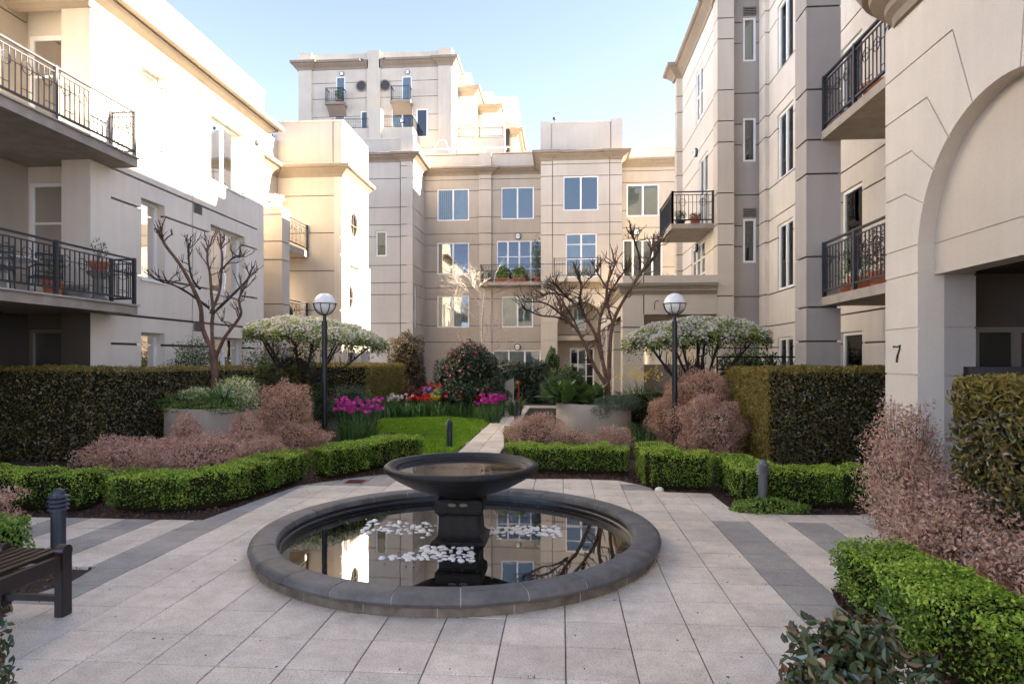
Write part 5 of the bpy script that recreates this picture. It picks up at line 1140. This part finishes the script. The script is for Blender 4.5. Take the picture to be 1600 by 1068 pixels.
# ------------------------------------------------------------------ lamps, bollards, bench
lp = thing('lamp_post', 'black lamp post with a white globe, left one, behind the box hedge', 'lamp post', (-4.53, 12.1, 0), 'globe lamp posts')
MB().lathe([(.10, 0), (.10, .012), (.052, .014), (.050, 2.50), (.034, 2.51), (.030, 2.62), (.045, 2.625), (.06, 2.65)], n=20).build('pole', 'black_metal', lp, smooth=True, local=True)
g = MB(); g.lathe([(.001, 2.62)]+[(.205*math.cos(a), 2.83+.205*math.sin(a)) for a in np.linspace(-1.45, 1.5, 22)]+[(.001, 3.035)], n=36); g.build('globe', 'lamp_glass', lp, smooth=True, local=True)
cg = MB(); cg.ring(Vector((0, 0, 2.83)), .222, .009, u=Vector((1, 0, 0)), v=Vector((0, 1, 0)), n=40)
for k in range(8):
    a = 2*PI*k/8; cg.tube([(.218*math.cos(b_)*math.cos(a), .218*math.cos(b_)*math.sin(a), 2.83+.218*math.sin(b_)) for b_ in np.linspace(0, -1.4, 12)], .0075, 5, False)
cg.build('cage', 'black_metal', lp, local=True)
def copy_thing(t, loc, label, rz=0):
    c = t.copy(); COL.objects.link(c); c.location = loc; c.rotation_euler = (0, 0, rz); c['label'] = label
    for ch in t.children:
        d = ch.copy(); COL.objects.link(d); d.parent = c
        for g_ in ch.children: e = g_.copy(); COL.objects.link(e); e.parent = d
    return c
copy_thing(lp, (2.17, 12.6, 0), 'black lamp post with a white globe, right one, beside the plum mound', .3)
bo = thing('bollard', 'grey light bollard standing in the bright ground cover on the right', 'bollard', (2.40, 7.92, 0), 'louvred light bollards')
MB().lathe([(.055, 0), (.055, .40)], n=24).build('post', 'bollard_grey', bo, smooth=True, local=True)
hdm = MB()
for k in range(3): z = .40+k*.035; hdm.lathe([(.05, z), (.080, z+.002), (.078, z+.008), (.055, z+.026), (.05, z+.035)], n=28)
hdm.lathe([(.05, .505), (.078, .507), (.074, .516), (.052, .528), (.048, .545), (.036, .565), (.018, .577), (.001, .58)], n=28); hdm.build('louvre_head', 'bollard_grey', bo, smooth=True, local=True)
def painted(o, mt):
    for ch in o.children: ch.data = ch.data.copy(); ch.data.materials.clear(); ch.data.materials.append(M[mt])
painted(copy_thing(bo, (-4.48, 5.45, 0), 'dark blue-black light bollard behind the end of the bench'), 'bollard_paint')
painted(copy_thing(bo, (-2.22, 12.75, 0), 'black light bollard at the edge of the lawn, behind the stone bowl'), 'bollard_paint')
painted(copy_thing(bo, (-1.32, 18.9, 0), 'black light bollard beside the path at the end of the lawn'), 'bollard_paint')
for o in bpy.data.objects:
    if o.name.startswith('bollard.') and o.location.x < -4: o.scale = (1.08, 1.08, 1.08)
bn = thing('bench', 'dark brown slatted wooden bench without a back, at the left edge', 'bench', (-3.67, 3.4, 0))
xs = (-3.90, -3.45)
for y in (4.24, 2.35):
    for x in xs:
        q = MB().box(x-.032, x+.032, y-.045, y+.045, 0, .43); k0 = len(q.v)
        q.v += []; q.build('leg', 'dark_timber', bn, bevel=.004)
        c = MB(); c.tube([(x-.034, y, .445), (x+.034, y, .445)], .046, 14); c.build('leg_cap', 'dark_timber', bn, smooth=True)
    MB().box(xs[0]+.033, xs[1]-.033, y-.02, y+.02, .10, .14).build('stretcher', 'dark_timber', bn)
    MB().box(xs[0]+.033, xs[1]-.033, y-.025, y+.025, .36, .42).build('cross_rail', 'dark_timber', bn)
for x in (xs[0]-.005, xs[1]+.005): MB().box(x-.018, x+.018, 2.4, 4.19, .33, .425).build('side_rail', 'dark_timber', bn)
for k in range(6): x = xs[0]+.055+k*.068; MB().box(x-.026, x+.026, 2.31, 4.28, .432, .452).build('slat', 'dark_timber', bn, bevel=.003)
dg = thing('drain_cover', 'small rusty red square drain cover in the paving behind the pool', 'drain cover', (-2.97, 9.15, 0)); mb = MB(); mb.box(-3.1, -2.84, 9.04, 9.28, .001, .006); mb.build('frame', 'drain_iron', dg); mb = MB()
for k in range(6): mb.box(-3.08, -2.86, 9.06+k*.036, 9.075+k*.036, .006, .011)
mb.build('grate', 'drain_iron', dg)
st = MB(); core_ell(st, (1.32, 8.86, .01), (.06, .045, .04), 1, 10); tag(st.build('stone', 'pebble_white', smooth=True), 'single pale stone at the corner of the box hedge by the paving', 'stone')

# ------------------------------------------------------------------ bare pruned trees
def limb(mb, pts, r0, r1, n=7):
    P = [Vector(p) for p in pts]; Q = []
    for i in range(len(P)-1):                      # Catmull-Rom for natural bends
        a, b_, c, d = P[max(0, i-1)], P[i], P[i+1], P[min(len(P)-1, i+2)]
        for j in range(4):
            t = j/4; Q.append(.5*((2*b_)+(-a+c)*t+(2*a-5*b_+4*c-d)*t*t+(-a+3*b_-3*c+d)*t**3))
    Q.append(P[-1]); k = len(Q); mb.tube(Q, [(r0+(r1-r0)*i/(k-1))*R.uniform(.9, 1.12) for i in range(k)], n); return Q
def spurs(mb, tip, d, n, ln, r, kn=True, depth=1):
    tip = Vector(tip); d = Vector(d).normalized()
    if kn: mb.tube([tip-d*r*2, tip, tip+d*r*2.2], [r*1.1, r*1.9, r*.9], 6)
    for _ in range(n):
        v = (d*1.1+Vector((R.gauss(0, .65), R.gauss(0, .65), abs(R.gauss(.25, .5))))).normalized(); L_ = ln*R.uniform(.45, 1.25)
        m_ = tip+v*L_*.5+Vector((R.gauss(0, .015), R.gauss(0, .015), R.gauss(0, .015))); e = m_+(v+Vector((0, 0, .35))).normalized()*L_*.5
        mb.tube([tip, m_, e], [r*.85, r*.7, r*.6], 5)
        if depth > 0: spurs(mb, e, v, R.choice([2, 2, 3]), ln*.5, r*.62, True, depth-1)
        else: mb.tube([e, e+v*r*2.5], [r*.8, r*.35], 5)
def pollard(label, base, tscale, trunk, limbs, depth_fn, sp=.28, dens=1.0):
    """trunk and limbs as (x offset, height) profiles with a depth for each limb"""
    t = thing('bare_tree', label, 'tree', base)
    bx, by, bz = base
    tm = MB(); limb(tm, [(bx+x, by, z) for x, z in trunk], .085*tscale, .072*tscale, 10); tm.build('trunk', 'bark', t, smooth=True)
    for prof, r0, r1, dy in limbs:
        lb = MB(); n = len(prof); pts = [(bx+x, by+dy*(i/(n-1)), z) for i, (x, z) in enumerate(prof)]
        Q = limb(lb, pts, r0*tscale, r1*tscale, 7); d = Q[-1]-Q[-3]
        spurs(lb, Q[-1], d, 5, sp, r1*tscale*.8); spurs(lb, Q[-3], d, 3, sp*.8, r1*tscale*.7)
        for q in range(int(len(Q)*.25), len(Q)-1):
            if R.random() < .62*dens:
                v = Vector((R.gauss(0, .8), R.gauss(0, .9), R.uniform(.1, .9))).normalized(); rr = r1*tscale*.8; L_ = sp*R.uniform(.5, 1.2)
                e = Q[q]+v*L_; lb.tube([Q[q], Q[q]+v*L_*.5+Vector((0, 0, .02)), e], [rr, rr*.8, rr*.65], 5); spurs(lb, e, v+Vector((0, 0, .5)), 3, sp*.55, rr*.6, True, 1 if R.random() < .4 else 0)
        lb.build('limb', 'bark_dark' if r0 < .035 else 'bark', t, smooth=True, kind=None)
    return t
def LT(pts, t=12.55, cx=336):      # profile in metres measured off the tree, relative to its stem
    return [((x-cx)/1010*t, 1.78+(560-y)/1010*t) for x, y in pts]
z2 = lambda L_: [(x/3.336, 280+y/3.336) for x, y in L_]
pollard('reddish bare pruned tree growing from the left planter', (-6.72, 12.1, .8), .86, LT(z2([(1122, 1180), (1120, 1050), (1118, 960), (1106, 890)])),
  [(LT(z2([(1110, 900), (1068, 780), (1070, 670), (1040, 570), (990, 460), (930, 370), (918, 330)])), .055, .026, -.5),
   (LT(z2([(1090, 670), (1010, 600), (955, 560), (925, 550)])), .03, .018, -.5), (LT(z2([(1110, 890), (1095, 760), (1092, 680), (1072, 590), (1055, 490), (1030, 410), (1022, 340)])), .045, .02, .4),
   (LT(z2([(1098, 700), (1140, 590), (1150, 480), (1150, 400), (1140, 350)])), .035, .02, .1), (LT(z2([(1120, 940), (1180, 830), (1255, 745), (1288, 700), (1285, 640), (1310, 590)])), .042, .02, -.3),
   (LT(z2([(1110, 700), (1190, 600), (1245, 520), (1242, 480)])), .032, .02, .5), (LT(z2([(1040, 570), (990, 520), (960, 440), (945, 350)])), .028, .018, .2), (LT(z2([(1150, 480), (1190, 400), (1200, 385)])), .022, .016, .4)], None, .26, .55)
z6 = lambda L_: [(780+x/2.966, 360+y/2.966) for x, y in L_]; RT = lambda L_: LT(z6(L_), 14.1, 948)
pollard('wide vase-shaped bare pruned tree growing from the right planter', (.98, 14.0, .8), .9, RT([(502, 800), (500, 740), (498, 690)]),
  [(RT([(498, 720), (440, 630), (400, 540), (360, 465), (315, 420), (290, 385)]), .05, .026, -.5), (RT([(320, 425), (270, 405), (200, 400), (130, 375)]), .028, .014, -.5),
   (RT([(300, 400), (240, 350), (190, 330), (140, 330)]), .026, .015, .2), (RT([(496, 690), (470, 570), (445, 480), (400, 400), (345, 330), (300, 290)]), .055, .024, .4),
   (RT([(345, 330), (290, 300), (240, 290), (210, 300)]), .024, .015, .2), (RT([(400, 400), (372, 340), (378, 280), (372, 235)]), .028, .018, -.4), (RT([(330, 330), (300, 300), (265, 270)]), .022, .015, -.6),
   (RT([(475, 580), (462, 480), (470, 400), (495, 330), (502, 250), (525, 190), (540, 150)]), .045, .022, .3), (RT([(500, 280), (470, 215), (455, 180)]), .025, .018, .5),
   (RT([(505, 690), (508, 580), (520, 450), (548, 370), (600, 280), (645, 210), (680, 150), (695, 100)]), .055, .022, -.3), (RT([(640, 220), (700, 150), (735, 95), (745, 60)]), .03, .018, .3),
   (RT([(525, 440), (505, 350), (515, 290), (560, 220), (590, 180)]), .03, .018, .6), (RT([(645, 210), (640, 140), (620, 90), (605, 60)]), .026, .018, -.5), (RT([(400, 540), (360, 440), (330, 380), (250, 250), (235, 245)]), .022, .014, .7), (RT([(390, 400), (380, 300), (400, 240), (440, 190)]), .02, .014, .9)], None, .26, 1.15)
# small pale birch against the end block
bt = thing('bare_birch', 'pale slender leafless tree with fine twigs in front of the end block', 'tree', (-3.0, 24.5, 0))
tm = MB(); limb(tm, [(-3.0, 24.5, 0), (-2.95, 24.5, 1.5), (-3.02, 24.5, 3.0), (-2.9, 24.5, 4.4)], .06, .02, 8); tm.build('trunk', 'bark_pale', bt)
lm_ = MB()
def grow(p, d, L_, r, k):
    e = p+d*L_; m_ = p+d*L_*.5+Vector((R.gauss(0, .03), R.gauss(0, .03), R.gauss(0, .02)))*L_; lm_.tube([p, m_, e], [r, r*.8, r*.6], 4, False)
    if k == 0: return
    for _ in range(R.choice([2, 3, 3])):
        v = (d+Vector((R.gauss(0, .45), R.gauss(0, .45), R.gauss(.05, .3)))).normalized(); grow(e if R.random() < .6 else m_, v, L_*R.uniform(.6, .85), r*.6, k-1)
for z in np.linspace(.5, 4.2, 17):
    a = R.uniform(0, 6.28); grow(Vector((-2.98, 24.5, z)), Vector((math.cos(a)*.8, math.sin(a)*.5, .75)).normalized(), R.uniform(.5, .95), .019, 5)
lm_.build('twigs', 'bark_pale', bt, kind='stuff')

# ------------------------------------------------------------------ flowering umbrella trees
def umbrella_tree(label, c, rx, ry, zc, h, base, limbs):
    t = thing('flowering_tree', label, 'tree', (*base, 0)); b_ = Vector((*base, 0))
    for i, (x, y, z, r) in enumerate(limbs):
        m_ = MB(); e = Vector((x, y, z)); fk = b_+Vector(((x-b_.x)*.12, (y-b_.y)*.1, 1.0+.1*(i % 3)))
        Q = limb(m_, [b_+Vector((R.uniform(-.05, .05), R.uniform(-.05, .05), 0)), fk, fk.lerp(e, .5)+Vector((0, 0, -.10)), e], r, r*.45, 8)
        for q in Q[5:]:
            for _ in range(2):
                v = Vector((R.gauss(0, .6), R.gauss(0, .6), R.uniform(.3, 1))).normalized(); m_.tube([q, q+v*.2, q+v*.2+Vector((0, 0, .15))], [r*.35, r*.25, r*.15], 4, False)
        m_.build('limb', 'bark_dark', t, smooth=True)
    n = 24000; a = NR.uniform(0, 2*PI, n); rr = np.sqrt(NR.uniform(0, 1, n)); ph = NR.uniform(0, 6, 3)
    edge = 1+.05*np.sin(a*5+ph[0])+.04*np.sin(a*9+ph[1]); X = c[0]+rx*rr*edge*np.cos(a); Y = c[1]+ry*rr*edge*np.sin(a)
    tilt = -.16*(X-c[0])/rx*(1 if c[0] < 0 else -.4); topz = zc+tilt+h*(1-rr**2.6)**.9*.78+.04*np.sin(X*6+ph[0])*np.sin(Y*5); dep = np.abs(NR.normal(0, .10, n))+.0; Z = topz-dep-(NR.uniform(size=n) < .25)*NR.uniform(0, .16, n)
    P = np.stack([X, Y, Z], 1); N = unit(np.stack([(X-c[0])*.35, (Y-c[1])*.35, np.ones(n)*.8], 1))
    k = dep < .12; fl = k & (NR.uniform(size=n) < .62)
    cl = np.sin(X*11+ph[2])*np.sin(Y*9+ph[0])+NR.normal(0, .6, n); fl &= cl > -.35
    leaves('foliage', P[~fl], N[~fl], .07, .030, 'leaf_blossom_tree', t, kind='stuff'); Pf = P[fl]; leaves('blossom', Pf+np.array([0, 0, .02]), N[fl], .06, .05, 'petal_white', t, out=.9, rnd=.6, kind='stuff')
    k2 = NR.uniform(size=n) < .25; leaves('dark_underleaves', P[k2]-np.array([0, 0, .12]), -N[k2], .07, .032, 'leaf_dark', t, kind='stuff')
umbrella_tree('flat-topped flowering tree covered in white blossom behind the left lamp post', (-5.95, 15.2), 1.68, 1.4, 2.33, .54, (-6.3, 15.3),
  [(-7.2, 15.2, 2.15, .05), (-6.6, 15.6, 2.4, .06), (-5.9, 15.1, 2.4, .06), (-5.2, 14.9, 2.2, .045), (-4.65, 15.3, 2.05, .04), (-6.9, 14.5, 2.3, .05), (-5.6, 15.9, 2.3, .04)])
umbrella_tree('flat-topped flowering tree covered in white blossom behind the right lamp post', (3.05, 14.8), 1.62, 1.3, 2.26, .56, (3.1, 15.0),
  [(2.0, 14.7, 2.05, .05), (2.5, 15.1, 2.3, .05), (3.0, 14.5, 2.3, .06), (3.6, 15.0, 2.3, .05), (4.2, 14.8, 2.1, .045), (3.4, 15.6, 2.3, .04), (2.6, 14.2, 2.1, .045)])

# ------------------------------------------------------------------ balcony furniture and pots
def pot(label, c, r, h, plant=None, mat='terracotta', name='plant_pot', ph=.35, pr=.2, n=350, lsz=.05):
    t = thing(name, label, 'plant pot', c); x, y, z = c
    MB().lathe([(.001, z), (r*.7, z), (r*.95, z+h*.78), (r*1.05, z+h*.8), (r*1.05, z+h), (r*.9, z+h), (r*.88, z+h*.9), (.001, z+h*.9)], c=(x, y), n=20).build('pot', mat, t, smooth=True)
    if plant:
        P, N = ell_pts((x, y, z+h+ph*.6), (pr, pr, ph*.55), n, 2, .35); leaves('plant', P, N, lsz, lsz*.45, plant, t, kind='stuff')
        s_ = MB(); [s_.tube([(x, y, z+h*.9), tuple(P[R.randrange(len(P))])], .004, 4, False) for _ in range(8)]; s_.build('stems', 'twig', t)
    return t
pot('terracotta pot with a sparse green plant on the lower left balcony floor', (-9.15, 11.0, 2.88), .17, .30, 'leaf_mid', n=220)
pot('low round grey stone bowl on the lower left balcony beside the terracotta pot', (-9.2, 11.55, 2.88), .24, .28, None, 'stone_grey')
pdz = thing('stone_pedestal', 'grey stone pedestal on the lower left balcony', 'pedestal', (-9.15, 12.15, 2.88)); MB().lathe([(.001, 2.88), (.2, 2.88), (.2, 2.94), (.11, 3.0), (.10, 3.35), (.20, 3.44), (.22, 3.50), (.001, 3.50)], c=(-9.15, 12.15), n=20).build('column', 'stone_grey', pdz, smooth=True)
pot('terracotta bowl with a straggly plant on top of the stone pedestal', (-9.15, 12.15, 3.50), .19, .19, 'leaf_mid', n=160, ph=.4)
def chair(loc, rz, label):
    t = thing('balcony_chair', label, 'chair', (0, 0, 0), 'chairs on the lower left balcony')
    MB().box(-.23, .23, -.22, .22, .42, .45).build('seat', 'plastic_black', t, local=True); b_ = MB()
    for z in (.62, .72, .82): b_.box(-.22, .22, .235, .255, z, z+.045)
    b_.build('backrest', 'plastic_black', t, local=True)
    for x in (-.21, .21):
        for y in (-.2, .22): MB().tube([(x*1.1, y*1.1, 0), (x, y, .43), (x, y+(.03 if y > 0 else 0), .86 if y > 0 else .64)], .014, 6).build('leg', 'plastic_black', t, local=True)
        MB().box(x-.02, x+.02, -.22, .24, .62, .645).build('armrest', 'plastic_black', t, local=True)
    t.location = loc; t.rotation_euler = (0, 0, rz); return t
ch = chair((-9.75, 11.55, 2.88), -2.2, 'black armchair on the lower left balcony, right of the white table'); copy_thing(ch, (-9.55, 10.25, 2.88), 'black armchair on the lower left balcony, left of the white table', .6)
tb = thing('balcony_table', 'round white table on the lower left balcony', 'table', (-9.95, 10.95, 2.88)); MB().lathe([(.001, 3.57), (.45, 3.57), (.46, 3.585), (.45, 3.60), (.001, 3.60)], c=(-9.95, 10.95), n=28).build('top', 'white_paint', tb); MB().tube([(-9.95, 10.95, 2.9), (-9.95, 10.95, 3.57)], .03, 8).build('column', 'white_paint', tb); MB().lathe([(.001, 2.9), (.25, 2.9), (.05, 2.96), (.001, 2.96)], c=(-9.95, 10.95), n=16).build('foot', 'white_paint', tb)
pot('pink-flowered pot plant on top of the balcony pier beside the round-windowed block', (-9.63, 21.2, 6.86), .2, .16, 'petal_white', 'garden_concrete', ph=.3, pr=.3)
pot('terracotta pot with a small plant on the projecting balcony of the right block', (4.05, 19.95, 5.8), .17, .26, 'leaf_red', ph=.12, n=150)
pot('dark trough plant on the projecting balcony of the right block', (3.6, 19.95, 5.8), .15, .16, 'leaf_mid', 'iron', ph=.3)
pot('orange-brown bowl on the upper right balcony', (4.95, 10.5, 5.82), .26, .24, None); pot('small terracotta bowl at the end of the upper right balcony', (4.85, 11.3, 5.82), .14, .12, None)
pot('dark red-leaved plant in a pot on the lower right balcony', (4.9, 10.35, 2.87), .18, .25, 'leaf_red', ph=.65, pr=.28, n=500); pot('green and white flowering pot plant on the lower right balcony', (4.9, 11.0, 2.87), .2, .24, 'leaf_mid', ph=.5, pr=.28, n=450); pot('pink-flowered pot hanging near the arch on the lower right balcony', (4.9, 9.75, 2.87), .16, .4, 'leaf_bright', ph=.5, pr=.2, n=300); pot('white-flowered small pot at the far end of the lower right balcony', (4.9, 11.5, 2.87), .14, .2, 'leaf_bright', ph=.3, n=200)
for i, (x, w_) in enumerate(((-3.15, .8), (-2.25, .75))):
    wb = thing('window_box', ('left' if i == 0 else 'right')+'-hand terracotta window box of green plants on the end block balcony', 'window box', (x, 34.7, 5.86)); MB().box(x-w_/2, x+w_/2, 34.6, 34.9, 5.87, 6.1).build('trough', 'terracotta', wb); P, N = ell_pts((x, 34.75, 6.42), (w_/2, .2, .36), 700, 2, .3); leaves('plant', P, N, .11, .06, 'leaf_bright', wb, kind='stuff')
pot('small potted shrub at the left end of the end block balcony', (-3.95, 34.8, 5.86), .14, .2, 'leaf_mid', n=200, ph=.4, lsz=.07); pot('tall climbing plant in a pot at the right end of the end block balcony', (-1.3, 34.8, 5.86), .16, .3, 'leaf_mid', ph=2.0, pr=.35, n=500, lsz=.1)
pot('round clipped plant with dark leaves on the terrace over the porch', (4.1, 26, 3.96), .2, .3, 'leaf_plum', ph=.8, pr=.38, n=600, lsz=.07); pot('potted palm in front of the terrace door of the end block', (3.4, 32, 3.96), .2, .3, 'leaf_mid', ph=1.5, pr=.45, n=500, lsz=.12)
pot('green plant in the small left balcony of the tall block', (-19.5, 55.4, 24.15), .25, .3, 'leaf_mid', ph=1.0, pr=.35, n=200, lsz=.15)
iv = shrub('climber', 'leafy plants hanging on the lower balcony rail of the round-windowed block', [(-9.75, 22.2, 3.4, .2, .5, .35)], 700, .09, .05, 'leaf_mid', cat='plant', core=0, zmin=None, jit=.3)
